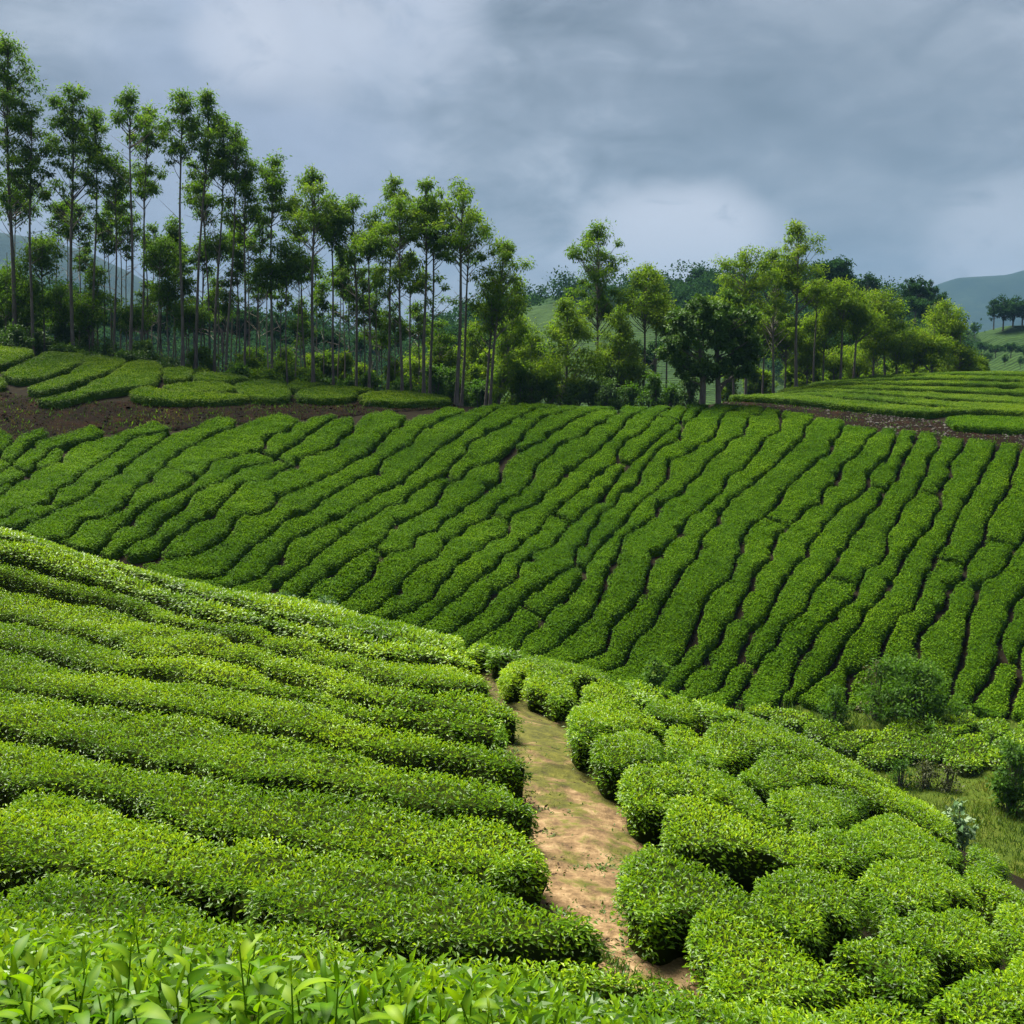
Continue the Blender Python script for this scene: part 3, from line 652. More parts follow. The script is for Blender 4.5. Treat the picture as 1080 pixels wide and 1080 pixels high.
# ------------------------------------------------------------------ valley patch at the right
VAL = [
 ([(784,746),(815,741),(808,753),(790,752)], 'tiny tea bush at the upper left end of the valley patch'),
 ([(812,747),(834,746),(863,754),(844,765),(819,760)], 'second tea bush along the upper edge of the valley patch'),
 ([(847,766),(866,757),(894,765),(879,772),(866,782)], 'lozenge tea bush in the left half of the valley patch'),
 ([(872,782),(882,771),(926,768),(929,776),(907,785),(897,791)], 'wide flat tea bush below the spreading shrub in the valley'),
 ([(901,791),(929,776),(935,766),(967,747),(995,752),(979,763),(957,782),(945,798),(929,804)], 'longest tea hedge of the valley patch, right below the spreading shrub'),
 ([(948,794),(964,776),(992,768),(1004,776),(995,798)], 'square tea bush in the front of the valley patch above the brown weeds'),
 ([(979,763),(1008,752),(1031,754),(1023,766),(1006,774)], 'upper middle tea bush of the valley patch'),
 ([(995,800),(1011,776),(1039,772),(1042,785),(1036,805),(1017,806)], 'blocky tea bush at the front corner of the valley patch by the grass'),
 ([(1033,755),(1067,760),(1055,776),(1039,772)], 'upper right tea bush of the valley patch'),
 ([(1042,806),(1049,782),(1074,766),(1110,770),(1110,808)], 'tea bush of the valley patch at the right edge of the photo'),
 ([(1075,758),(1115,762),(1115,768),(1080,765)], 'thin tea bush at the far right corner of the valley patch'),
]
for k, (pp, lab) in enumerate(VAL):
    o = tea(chaikin(hit(pp, 33, 48), 1), 'tea_bush', h=HH, wd=.14, seed=450 + k, inset=-.07, wob=.09, young=.5, m=M_TEA)
    tag(o, lab, 'tea bush', 'tea bushes of the valley patch')

# ------------------------------------------------------------------ near slope, left of the path: rows run along it
GAPS = [
 [(-140,545),(0,553),(60,570),(110,590),(170,612),(220,628),(330,648),(420,664),(470,676)],
 [(-140,556),(0,566),(39,573),(65,581),(91,589),(111,595),(160,612),(220,634),(280,648),(350,663),(420,677),(484,690)],
 [(-140,570),(0,593),(26,598),(60,607),(86,614),(104,618),(130,626),(161,636),(187,646),(230,655),(277,662),(310,672),(345,683),(400,695),(454,699),(500,706)],
 [(-140,588),(0,618),(36,628),(67,635),(104,638),(135,646),(168,657),(213,667),(246,676),(280,685),(302,690),(329,697),(363,707),(390,714),(427,725),(465,728),(525,731)],
 [(-140,622),(0,650),(60,666),(109,680),(130,688),(148,696),(176,693),(197,688),(228,695),(260,703),(288,711),(327,722),(354,733),(382,739),(410,744),(465,750),(540,764)],
 [(-140,650),(0,681),(26,688),(52,697),(86,708),(110,709),(135,709),(155,711),(181,716),(213,722),(233,725),(288,735),(316,738),(338,747),(371,760),(390,764),(427,769),(468,778),(510,785),(540,796)],
 [(-140,700),(0,724),(34,732),(60,735),(91,740),(130,747),(181,755),(207,757),(233,760),(260,769),(296,774),(327,781),(366,792),(399,800),(432,808),(450,808),(482,811),(510,817),(545,824)],
 [(-140,745),(0,773),(34,784),(60,789),(86,795),(124,802),(155,810),(194,816),(230,825),(260,831),(302,835),(330,834),(355,838),(385,846),(416,854),(454,858),(496,862),(527,868),(560,876)],
 [(-140,808),(0,831),(17,835),(56,835),(83,839),(117,846),(139,858),(167,869),(200,878),(236,886),(278,885),(321,898),(361,901),(410,911),(455,919),(492,923),(524,931),(570,950)],
 [(-140,890),(0,911),(50,918),(92,926),(150,935),(200,947),(222,955),(250,969),(278,976),(321,984),(361,995),(398,1002),(443,1002),(532,1001),(590,1001),(640,1001)],
 [(-260,970),(0,990),(100,1010),(250,1040),(400,1060),(516,1061),(565,1057),(598,1061),(700,1058),(770,1066)],
]
ENDS = [(478,682),(490,690),(504,702),(521,722),(538,748),(518,775),(535,806),(553,864),(583,905),(632,988),(735,1045)]
labs = ['topmost tea row, along the skyline edge of the near left slope', 'narrow tea row just below the topmost one on the near left slope', 'third tea row from the top of the near left slope', 'fourth tea row from the top of the near left slope, ending where the path narrows',
 'fifth tea row from the top of the near left slope, dark end over the path', 'tea row of the near left slope ending short above the brown leaf litter',
 'tea row of the near left slope ending against the brown leaf litter', 'tea row of the near left slope ending where the path turns mossy', 'wide tea row with a blunt dark end bulging into the sandy path',
 'pointed tea row ending beside the lower bare earth of the path']
def gapf(px, y1):
    q = hit(px, 1.5, y1); q = q[np.argsort(q[:, 0])]; return q
gq = [gapf(g, 30) for g in GAPS]
endx = hit(ENDS, 2, 28)
for k in range(len(GAPS) - 1):
    a, b = gq[k], gq[k + 1]
    x0 = max(a[0, 0], b[0, 0]); tip = endx[k + 1] + np.array([.16 if 2 < k < 7 else -.02, 0])
    far_ext = 2.0 if k == 0 else 0
    xa = np.arange(x0, a[-1, 0] - .10, .2); xb = np.arange(x0, b[-1, 0] - .10, .2)
    ya = np.interp(xa, a[:, 0], a[:, 1]) + far_ext; yb = np.interp(xb, b[:, 0], b[:, 1])
    gap = .27 + .020 * yb.mean()
    yb = np.minimum(yb + gap, np.interp(xb, a[:, 0], a[:, 1]) + far_ext - .35)
    ty = np.clip(tip[1] + .1, yb[-1] + .1, ya[-1] - .1)
    tail = np.array([[tip[0] * .7 + .3 * xa[-1], ty * .5 + .5 * ya[-1]], [tip[0], ty], [tip[0] * .7 + .3 * xb[-1], ty * .5 + .5 * yb[-1]]])
    pl = np.vstack([np.column_stack([xa, ya]), tail, np.column_stack([xb, yb])[::-1]])
    o = tea(pl, 'tea_hedge', h=HH, wd=.22, seed=500 + k * 3, wob=.10, young=.55)
    tag(o, labs[k], 'tea hedge', 'rows on the near left slope')
# a hidden row on the far side of the crest and one nearest the camera
b = gq[0]; xs = np.arange(b[0, 0], b[-1, 0] - .2, .3); yb = np.interp(xs, b[:, 0], b[:, 1]) + 2.35
o = tea(np.vstack([np.column_stack([xs, yb + 1.3]), np.column_stack([xs, yb])[::-1]]), 'tea_hedge', h=HH, seed=540)
tag(o, 'tea row just over the skyline edge of the near left slope', 'tea hedge', 'rows on the near left slope')
a = gq[-1]; xs = np.arange(-5.5, endx[-1][0] + .9, .2); ya = np.interp(xs, a[:, 0], a[:, 1]) - .02
yb = np.full_like(xs, .9) + .25 * np.maximum(xs, 0) ** 1.2
ya = np.maximum(ya, yb + .3)
NEAR = np.vstack([np.column_stack([xs, ya]), np.column_stack([xs, yb])[::-1]])
near_bush = tea(NEAR, 'tea_bush', h=HH + .08, wd=.3, seed=560, wob=.08, young=.4)
tag(near_bush, 'nearest tea bush along the bottom edge, crowned with large young shoots', 'tea bush')

# ------------------------------------------------------------------ near slope, right of the path: separate clipped bushes
BUSH = [
 ([(640,1075),(700,1062),(760,1060),(800,1064),(860,1062),(905,1058),(950,1066),(1010,1085),(1010,1130),(760,1130),(640,1110)], 'lowest tea bush at the bottom edge right of the path mouth'),
 ([(716,978),(732,960),(757,958),(790,970),(825,984),(860,1005),(905,1030),(925,1043),(905,1052),(860,1055),(800,1056),(760,1050),(734,1032),(722,1006)], 'big rounded tea bush right of the bottom end of the path'),
 ([(647,912),(673,888),(692,892),(728,905),(769,922),(803,943),(832,965),(844,977),(841,986),(803,975),(764,960),(735,958),(708,968),(674,962),(656,942)], 'tea bush bulging onto the path just above the big rounded one'),
 ([(780,925),(825,914),(845,914),(880,922),(902,930),(918,948),(921,965),(915,972),(890,966),(875,975),(848,982),(830,968),(800,948)], 'dark green tea bush behind the bulging bush, with a shaded notch below it'),
 ([(697,866),(709,842),(735,841),(769,854),(796,869),(837,881),(863,898),(876,910),(850,912),(827,905),(793,893),(755,891),(726,891),(704,883)], 'tea bush above the deepest dark gap right of the path'),
 ([(820,876),(851,874),(883,874),(904,881),(924,895),(924,907),(906,910),(885,912),(866,905),(848,894)], 'yellowish tea bush at the right end of the deepest dark gap'),
 ([(885,871),(931,856),(955,862),(988,883),(1017,900),(1025,910),(1010,910),(986,905),(955,905),(926,898),(909,886)], 'smooth tea bush on the right shoulder, below the pale leaved weed'),
 ([(895,917),(940,906),(969,907),(1003,915),(1027,929),(1041,946),(1037,953),(1013,946),(986,956),(945,951),(926,958),(914,936)], 'tea bush with a scalloped front in the middle of the right slope'),
 ([(928,965),(943,959),(974,960),(1013,956),(1044,968),(1063,984),(1068,996),(1051,1013),(1013,1008),(974,1004),(936,985)], 'tea bush with a bright yellow right rim, lower right'),
 ([(861,987),(892,980),(936,990),(974,1008),(996,1018),(986,1037),(969,1049),(936,1035),(902,1008)], 'leaning tea bush left of the bright rimmed one, lower right'),
 ([(964,1054),(989,1042),(1020,1020),(1051,1020),(1090,1005),(1130,1060),(1060,1090),(1020,1080),(989,1064)], 'tea bush filling the bottom right corner'),
 ([(1049,950),(1070,952),(1130,985),(1130,1005),(1075,993),(1060,975)], 'tea bush at the right edge above the bottom right corner bush'),
 ([(1013,912),(1040,918),(1062,932),(1110,950),(1110,972),(1070,948),(1045,942),(1025,925)], 'narrow tea bush at the right edge below the grass'),
 ([(935,840),(983,847),(1015,876),(1008,884),(974,868)], 'slim tea bush on the skyline edge left of the pale leaved weed'),
 ([(1017,886),(1046,898),(1072,914),(1060,920),(1030,910)], 'small tea bush on the skyline edge below the pale leaved weed'),
 ([(803,832),(847,829),(866,826),(901,839),(929,851),(904,864),(879,870),(844,870),(825,851)], 'tea bush with two dark hollows beneath, centre of the right slope'),
 ([(740,809),(771,815),(797,835),(822,858),(834,870),(800,866),(771,845),(740,830)], 'tea bush sloping down from the path bushes towards the two dark hollows'),
 ([(790,804),(806,794),(828,794),(860,807),(879,816),(860,822),(853,827),(822,830),(794,826),(768,812)], 'domed tea bush above the one with two dark hollows'),
 ([(740,763),(771,760),(803,776),(831,791),(803,791),(784,798),(759,804),(740,798)], 'tea bush near the top of the right slope, left of a short dark cleft'),
 ([(760,742),(787,750),(850,772),(897,791),(945,816),(985,845),(960,836),(910,818),(860,799),(830,789),(790,766)], 'long strip of tea along the skyline of the right slope'),
 ([(835,796),(870,804),(910,822),(962,840),(985,858),(968,858),(930,846),(890,826),(866,814)], 'second strip of tea just below the skyline strip, right slope'),
 ([(518,706),(543,692),(577,692),(616,697),(649,708),(643,717),(616,713),(604,715),(585,706),(552,708),(543,717),(527,717)], 'tea bush right of the path top, behind a lower rounded one'),
 ([(546,714),(571,704),(599,709),(610,719),(610,731),(593,735),(579,732),(571,725),(552,721)], 'rounded tea bush hanging over the top of the path'),
 ([(610,731),(616,718),(638,718),(666,728),(668,736),(663,744),(643,746),(624,736)], 'tea bush third along the right side of the path from its top'),
 ([(591,750),(604,740),(632,739),(668,747),(696,758),(710,772),(677,767),(638,767),(624,771),(610,780),(596,768)], 'tea bush reaching the path below the rounded overhanging one'),
 ([(616,783),(632,770),(660,768),(696,778),(707,792),(704,802),(671,803),(652,807),(625,799)], 'tea bush with a dark left end at the middle of the path'),
 ([(652,817),(666,804),(696,804),(727,808),(760,825),(760,842),(727,833),(710,838),(699,849),(671,846),(654,832)], 'tea bush with dark undersides at the widest part of the path'),
 ([(666,747),(696,736),(724,734),(740,753),(732,763),(702,758)], 'small tea bush in the second file right of the upper path'),
 ([(696,762),(729,768),(760,789),(760,804),(732,802),(704,783)], 'tea bush in the second file right of the path, level with its middle'),
 ([(712,790),(730,803),(765,812),(775,830),(745,818),(715,806)], 'thin tea bush tucked between the file by the path and the slope'),
 ([(654,711),(671,719),(699,728),(724,731),(696,737),(682,741),(666,728)], 'tea bush on the skyline edge right of the path top'),
 ([(724,734),(762,743),(788,752),(765,757),(741,752)], 'tea bush on the skyline edge left of the long strip'),
 ([(510,684),(516,678),(543,674),(571,676),(596,686),(579,690),(543,689),(518,692)], 'tea bush across the head of the path on the skyline'),
 ([(491,681),(499,673),(518,672),(526,676),(508,685),(493,688)], 'small tea bush left of the one across the head of the path'),
 ([(463,672),(477,668),(493,669),(491,681),(477,680)], 'tiny tea bush at the very head of the path, left side'),
]
for k, (pp, lab) in enumerate(BUSH):
    pl = chaikin(hit(pp, 3.5, 27), 1); yf = pl[:, 1].min(); pl[:, 1] = yf + (pl[:, 1] - yf) * 1.08 - .02
    o = tea(pl, 'tea_bush', h=HH, wd=.15, seed=600 + k, inset=.05, wob=.085, young=.55, bumps=.03, hv=.04)
    tag(o, lab, 'tea bush', 'tea bushes right of the path')

# ------------------------------------------------------------------ trees and shrubs
def clumps(lv, r, cs, rc, per, L, W, droop=.5, base_t=.35, flat=.7):
    """leaf sprays: cs (k,3) centres, rc (k,) radii"""
    for c, q in zip(cs, rc):
        k = max(8, int(per * r.uniform(.7, 1.3)))
        v = r.normal(0, 1, (k, 3)); v /= np.linalg.norm(v, axis=1, keepdims=True); v *= (r.random((k, 1)) ** .6) * np.where(r.random((k, 1)) < .15, 1.35, 1)
        p = c + v * q * np.array([1, 1, flat])
        ax = v * .9 + r.normal(0, .5, (k, 3)); ax[:, 2] -= droop
        nr = r.normal(0, .6, (k, 3)) + np.array([0, 0, .9])
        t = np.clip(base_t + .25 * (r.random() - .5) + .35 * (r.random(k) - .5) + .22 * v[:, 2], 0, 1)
        s = .7 + .6 * r.random(k); lv.add(p, ax, nr, L * s, W * s, t, 0)

def grove_tree(name, u0, u1, vtop, hw, vbot, Y, kind, label, cat='tree', group=None, leafm=None, seed=0, tr=.12, low=None, bark=None, dens=1.0, tint=.4, leafk=1.0):
    r = np.random.default_rng(seed)
    x0 = at(u0, 400, Y)[0]; zb = float(ground(x0, Y)); tp = at(u1, vtop, Y); zc = at(u1, vbot, Y)[2]
    H = tp[2] - zb; dx = tp[0] - x0; Rw = hw * Y / FPX * (1.27 if kind in ('tuft', 'tall') else 1.08); ch = max(tp[2] - zc, .8)
    e = bpy.data.objects.new(name, None); C.objects.link(e); e.location = (x0, Y, zb); e.empty_display_size = .5
    tag(e, label, cat, group)
    def axis(t):      # trunk line, 0 at the base, 1 at the tip
        t = np.asarray(t, float); b = .25 * np.sin(t * 5 + seed) * (H / 20)
        return np.stack([dx * t + b * t * (1 - t) * 2, .3 * np.cos(t * 4 + seed) * t * (H / 25), H * t], -1)
    T = Tubes(); tt = np.linspace(0, .96, 12); pa = axis(tt); pa[0, 2] -= .3
    T.add(pa, tr * (1 - .72 * tt) * (1 + .5 * np.exp(-tt * 30)), 7)
    L, W = (.25 * leafk, .085 * leafk) if Y < 150 else (.6, .3)
    cs, rc = [], []
    t0 = 1 - ch / H
    if kind in ('tuft', 'tall'):
        nl = int(5 + ch * .9); K = int(9 + 4.0 * Rw * ch * dens); lob = []
        for q in range(nl):
            a = (q + r.random() * .9) / nl; prof = math.sin(min(1, .10 + a * 1.2) * math.pi * .62) ** .8; th = q * 2.4 + r.normal(0, .5); rad = Rw * prof * r.uniform(.35, .85)
            lob.append((a, th, rad))
        lob[0] = (.06, 0, 0)
        for q in range(K):
            a, th, rad = lob[q % nl]; c = axis(1 - a * ch / H) + np.array([math.cos(th) * rad, math.sin(th) * rad, -.15]) + r.normal(0, 1, 3) * np.array([.24 * Rw, .24 * Rw, .07 * ch])
            if q % nl == 0: c = axis(1 - abs(r.normal(0, .09)) * ch / H) + r.normal(0, .12, 3) * Rw
            cs.append(c); rc.append(r.uniform(.32, .66) * min(1.25, .55 + Rw * .35))
        if low is not None:                    # looser sprays lower down the stem
            zl = at(u1, low, Y)[2]; ll = (zc - zl)
            for _ in range(int(6 + 1.7 * ll * Rw)):
                a = r.random(); th = r.random() * 6.283; rad = Rw * r.uniform(.25, 1.05)
                t = t0 - a * ll / H; c = axis(t) + np.array([math.cos(th) * rad, math.sin(th) * rad, 0]); cs.append(c); rc.append(r.uniform(.28, .55))
    elif kind == 'cone':
        K = int(12 + 4.2 * Rw * ch * dens)
        for _ in range(K):
            a = r.random() ** .7; th = r.random() * 6.283; prof = (.18 + .82 * min(1, a * 1.5)) * (1 if a < .85 else .8)
            rad = Rw * prof * r.uniform(.3, 1) ; c = axis(1 - a * ch / H) + np.array([math.cos(th) * rad, math.sin(th) * rad, 0]); cs.append(c); rc.append(r.uniform(.45, .8))
    else:                                      # round, dense
        K = int(14 + 4.6 * Rw * ch * dens)
        for _ in range(K):
            v = r.normal(0, 1, 3); v /= np.linalg.norm(v); v *= r.random() ** .4
            lump = 1 + .25 * math.sin(v[0] * 3 + seed) * math.cos(v[1] * 4 + v[2] * 3 + seed * 2)
            c = axis(1 - .5 * ch / H) + v * np.array([Rw, Rw, ch * .5]) * .86 * lump; cs.append(c); rc.append(r.uniform(.5, .95))
    cs = np.array(cs); rc = np.array(rc)
    if len(cs):
        for k in range(len(cs)):               # a limb to each spray
            c = cs[k]; h0 = np.clip((c[2] - np.hypot(c[0] - dx * c[2] / H, c[1]) * r.uniform(.7, 1.3)) / H, .12, .95)
            b = axis(h0); m = (b + c) / 2 + np.array([0, 0, -.12]); T.add([b, m, c], [.038, .026, .012], 4)
    if kind in ('tuft', 'tall'):
        for _ in range(9):                     # bare twigs on the clear stem
            t = r.uniform(.35, t0) if t0 > .36 else .3; b = axis(t); th = r.random() * 6.283; q = r.uniform(.7, 1.7)
            T.add([b, b + np.array([math.cos(th) * q, math.sin(th) * q, q * r.uniform(.2, 1.0)])], [.022, .008], 4)
    obj('trunk', T.mesh('trunk', bark or M_BARK), e)
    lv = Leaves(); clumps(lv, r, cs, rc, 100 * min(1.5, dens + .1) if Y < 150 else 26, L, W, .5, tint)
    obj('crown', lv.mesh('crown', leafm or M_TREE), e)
    return e

GL = 'slender trees on the left skyline'
LT = [  # u base, u top, v top, half width, v crown bottom, distance, kind, sprays down to, trunk radius, label
 (17,8,38,28,112,84,'tall',225,.17,'tallest slender tree, cut by the left edge of the photo, with sprays down its stem'),
 (36,32,112,24,170,83,'tuft',210,.12,'slender tree with an oblong crown right beside the tallest one at the left edge'),
 (78,75,93,26,172,84,'tall',225,.15,'slender tree with a pointed tufted crown and leafy stem, third tall one from the left'),
 (99,101,122,16,182,86,'tuft',None,.11,'slender tree with a narrow crown touching the pointed one on its right side'),
 (121,122,163,19,205,85,'tall',240,.10,'shorter slender tree with ragged sprays below the flat topped pair'),
 (138,139,98,19,143,83,'tuft',None,.13,'slender tree with a domed umbrella crown on a long bare stem'),
 (148,158,112,15,158,86,'tuft',205,.10,'slender tree leaning behind the domed umbrella crown, right half of a flat topped pair'),
 (193,191,96,15,150,83,'tuft',172,.13,'slender tree with a small round head and a second tuft halfway down its stem'),
 (206,220,98,17,165,84,'tall',185,.13,'slender leaning tree joined at the crown with the small round headed one'),
 (226,236,128,20,172,85,'tall',190,.12,'slender tree with the crown stepping down right of the leaning tree'),
 (238,250,142,17,185,84,'tuft',190,.11,'slender tree with a crown drooping right, last of the highest cluster'),
 (222,214,190,21,215,87,'tuft',None,.10,'slender tree with a wide flat low tuft beneath the highest cluster'),
 (257,260,184,21,226,85,'tall',238,.11,'slender tree with a broad loose crown between the highest cluster and the round open one'),
 (286,288,168,20,215,84,'tall',232,.12,'slender tree with a round open crown standing free against the sky'),
 (330,331,178,24,235,83,'tuft',250,.15,'slender tree with large pointed oval crown and thick dark stem, middle of left grove'),
 (324,312,215,15,250,87,'tuft',None,.09,'thin tree whose low tuft shows left of the large oval crown'),
 (352,348,206,19,262,85,'round',None,.11,'tree with a dense crown just right of the large oval crown'),
 (376,373,209,20,262,86,'tall',295,.12,'slender tree with a rough top right of the dense crown, middle left'),
 (389,390,243,21,272,82,'round',None,.11,'tree with a flat bright tuft in front of the rough topped one'),
 (408,416,191,18,245,85,'tall',300,.12,'slender tree with a pointed crown, first of the three equal peaks'),
 (424,421,213,21,258,82,'tall',308,.12,'leafy tree in front of the first of the three equal peaks'),
 (434,431,266,17,300,86,'tuft',None,.10,'short tree with a low tuft between the first and second peaks'),
 (447,449,194,19,242,83,'tall',262,.14,'slender tree with a rounded crown, second of the three equal peaks, left stem'),
 (453,458,205,16,250,84,'tuft',330,.12,'slender tree twinned with the second peak, right stem, with low sprays'),
 (481,489,198,24,258,82,'tuft',None,.16,'slender tree with dense rusty topped crown on a tall bare stem, third of the peaks'),
 (486,498,222,18,265,84,'tuft',275,.12,'slender tree twinned with the rusty topped one, lower crown to the right'),
 (511,524,292,20,345,84,'tall',352,.12,'shorter tree with ragged sprays, left of the pair beyond the bare stemmed twins'),
 (516,532,252,21,318,83,'tall',345,.13,'shorter tree with a pointed crown, right of the pair beyond the bare stemmed twins'),
 (524,548,292,17,420,86,'cone',None,.10,'bushy tree leafy nearly to the ground, right of the ragged pair'),
]
for k, (u0, u1, vt, hw, vb, Y, kd, low, tr, lab) in enumerate(LT):
    grove_tree('slender_tree', u0, u1, vt, hw, vb, Y, kd, lab, group=GL, seed=20 + k, tr=tr, low=low, tint=.36 + .1 * (u0 > 300), dens=1.0)
# thin young stems between and behind them
TH = [(60,62,215,9,240,88,),(88,90,262,10,285,90),(112,108,232,10,262,89),(128,126,205,11,232,90),(156,152,178,10,208,89),(165,171,246,19,288,86),(172,168,300,8,320,92),(186,184,232,10,260,90),(212,216,206,11,232,89),
      (231,228,240,16,275,88),(247,252,236,9,256,90),(262,263,247,10,272,89),(268,277,236,10,258,88),(283,281,268,17,310,84),(303,300,246,20,302,84),(311,316,262,18,300,86),(341,340,300,10,330,89),(363,362,272,12,312,89),
      (371,367,300,12,335,91),(398,397,282,12,325,90),(404,401,330,14,362,92),(417,415,322,13,350,90),(442,440,318,12,350,90),(466,463,338,12,372,92),(48,44,238,20,300,86),(20,16,180,18,235,88),(105,102,282,15,330,88),(8,7,262,24,340,86),(30,27,288,22,350,85),(66,64,296,20,348,87),(95,94,308,18,352,86),(178,176,285,18,330,87),(200,199,312,20,352,86),(140,139,318,18,352,87)]
TH += [(q, q + (q * 7) % 11 - 5, 196 + (q * 13) % 90 + q * .12, 8 + q % 5, 232 + (q * 13) % 90 + q * .12, 88 + q % 6) for q in (70,84,118,133,152,161,169,182,190,198,217,227,234,243,252,274,295,318,335,355,384,393)]
side = ['bare', 'crooked', 'straight']
for k, (u0, u1, vt, hw, vb, Y) in enumerate(TH):
    grove_tree('young_tree', u0, u1, vt, hw, vb, Y, 'tuft' if hw < 16 else 'round', f'thin young tree in the left grove, {ORD[sorted(t[0] for t in TH).index(u0)]} from the left among the short ones', group='short thin trees in the left grove', seed=90 + k, tr=.07, bark=M_PBARK if k % 2 else M_BARK, tint=.30, dens=.9)

GM = 'trees in the gap at the middle of the skyline'
MT = [
 (632,631,241,23,292,92,'tall',330,.13,'tall open tree with a ragged pointed crown, alone in the skyline gap'),
 (634,630,312,19,335,93,'tuft',None,.09,'low leafy tree clothing the stem of the tall open one'),
 (598,598,316,38,418,86,'cone',None,.12,'broad conical bushy tree in the skyline gap, left of the tall open one'),
 (648,655,326,26,405,88,'cone',None,.10,'conical bushy tree right of the tall open one'),
 (678,681,279,27,332,90,'cone',None,.13,'pointed light green tree with a clear stem left of the dark tree'),
 (690,694,312,17,345,91,'round',None,.10,'small light green tree crowding the pointed one from the right'),
 (702,706,322,17,352,88,'round',None,.10,'yellowish tree touching the left side of the dark tree'),
 (560,560,345,24,418,97,'cone',None,.09,'low bushy light tree between the ragged pair and the broad conical one'),
 (500,498,338,22,415,99,'cone',None,.09,'light bushy tree seen between the bare stemmed twins and the ragged pair'),
 (462,460,356,20,418,98,'cone',None,.09,'light bushy tree just left of the bare stemmed twins'),
 (436,436,366,18,418,97,'cone',None,.08,'small light bushy tree beneath the three equal peaks'),
 (545,542,318,18,400,100,'round',None,.09,'light round tree behind the bushy one right of the ragged pair'),
 (668,668,360,16,415,90,'cone',None,.08,'small light bushy tree at the foot of the pointed light green one'),
]
for k, (u0, u1, vt, hw, vb, Y, kd, low, tr, lab) in enumerate(MT):
    grove_tree('light_tree', u0, u1, vt, hw, vb, Y, kd, lab, group=GM, seed=140 + k, tr=tr, low=low, leafm=M_YTREE if k > 1 else M_TREE, tint=.36, dens=1.15)
GR = 'light green trees on the right skyline'
RT = [
 (787,786,264,25,318,96,'tall',345,.14,'yellowish tree with an open top, rising behind the dark tree'),
 (775,768,300,20,360,100,'round',None,.11,'rounded yellow green tree just above the dark tree'),
 (816,817,266,20,330,98,'tall',345,.12,'slim tree half hidden left of the tallest right hand tree'),
 (840,842,237,22,292,97,'tall',312,.15,'tallest tree of the right group with a pointed open crown'),
 (858,862,288,18,325,101,'round',None,.10,'tree whose small crown shows right of the tallest one'),
 (805,806,316,24,365,103,'round',None,.11,'rounded tree filling the middle below the slim and tallest ones'),
 (828,830,330,26,378,104,'round',None,.11,'dark green rounded tree under the tallest one'),
 (868,870,322,22,372,103,'round',None,.10,'yellow green tree right below the small crown'),
 (886,892,294,21,345,102,'round',None,.13,'domed tree with a dark stem, right of the tallest one'),
 (900,908,304,21,360,103,'round',None,.12,'domed tree with a visible straight stem next to the other domed one'),
 (934,930,303,19,345,106,'round',None,.11,'upright oval bright tree beyond the two domed ones'),
 (921,923,325,22,385,105,'round',None,.11,'broad leafy tree below the upright oval one'),
 (946,944,335,20,390,106,'round',None,.10,'round headed tree in the row right of the upright oval one'),
 (963,966,342,21,392,107,'round',None,.10,'rusty topped tree left of the last dense dome'),
 (982,986,343,20,392,106,'round',None,.10,'low round tree in front of the last dense dome'),
 (1000,999,313,21,365,109,'round',None,.12,'dense domed tree near the right end of the grove'),
 (1012,1013,352,19,394,107,'cone',None,.10,'last sloping tree at the right end of the grove'),
 (1024,1022,374,13,396,108,'cone',None,.08,'smallest bushy tree at the very right end of the grove'),
 (852,850,352,22,396,105,'round',None,.09,'low leafy tree above the left tip of the rounded field'),
 (880,878,360,20,396,106,'round',None,.09,'low leafy tree standing in the shade of the two domed ones'),
 (905,903,365,20,394,108,'round',None,.09,'low leafy tree right of the straight stem'),
]
for k, (u0, u1, vt, hw, vb, Y, kd, low, tr, lab) in enumerate(RT):
    grove_tree('light_tree', u0, u1, vt, hw, vb, Y, kd, lab, group=GR, seed=170 + k, tr=tr, low=low, leafm=M_YTREE, tint=.40, dens=1.0)

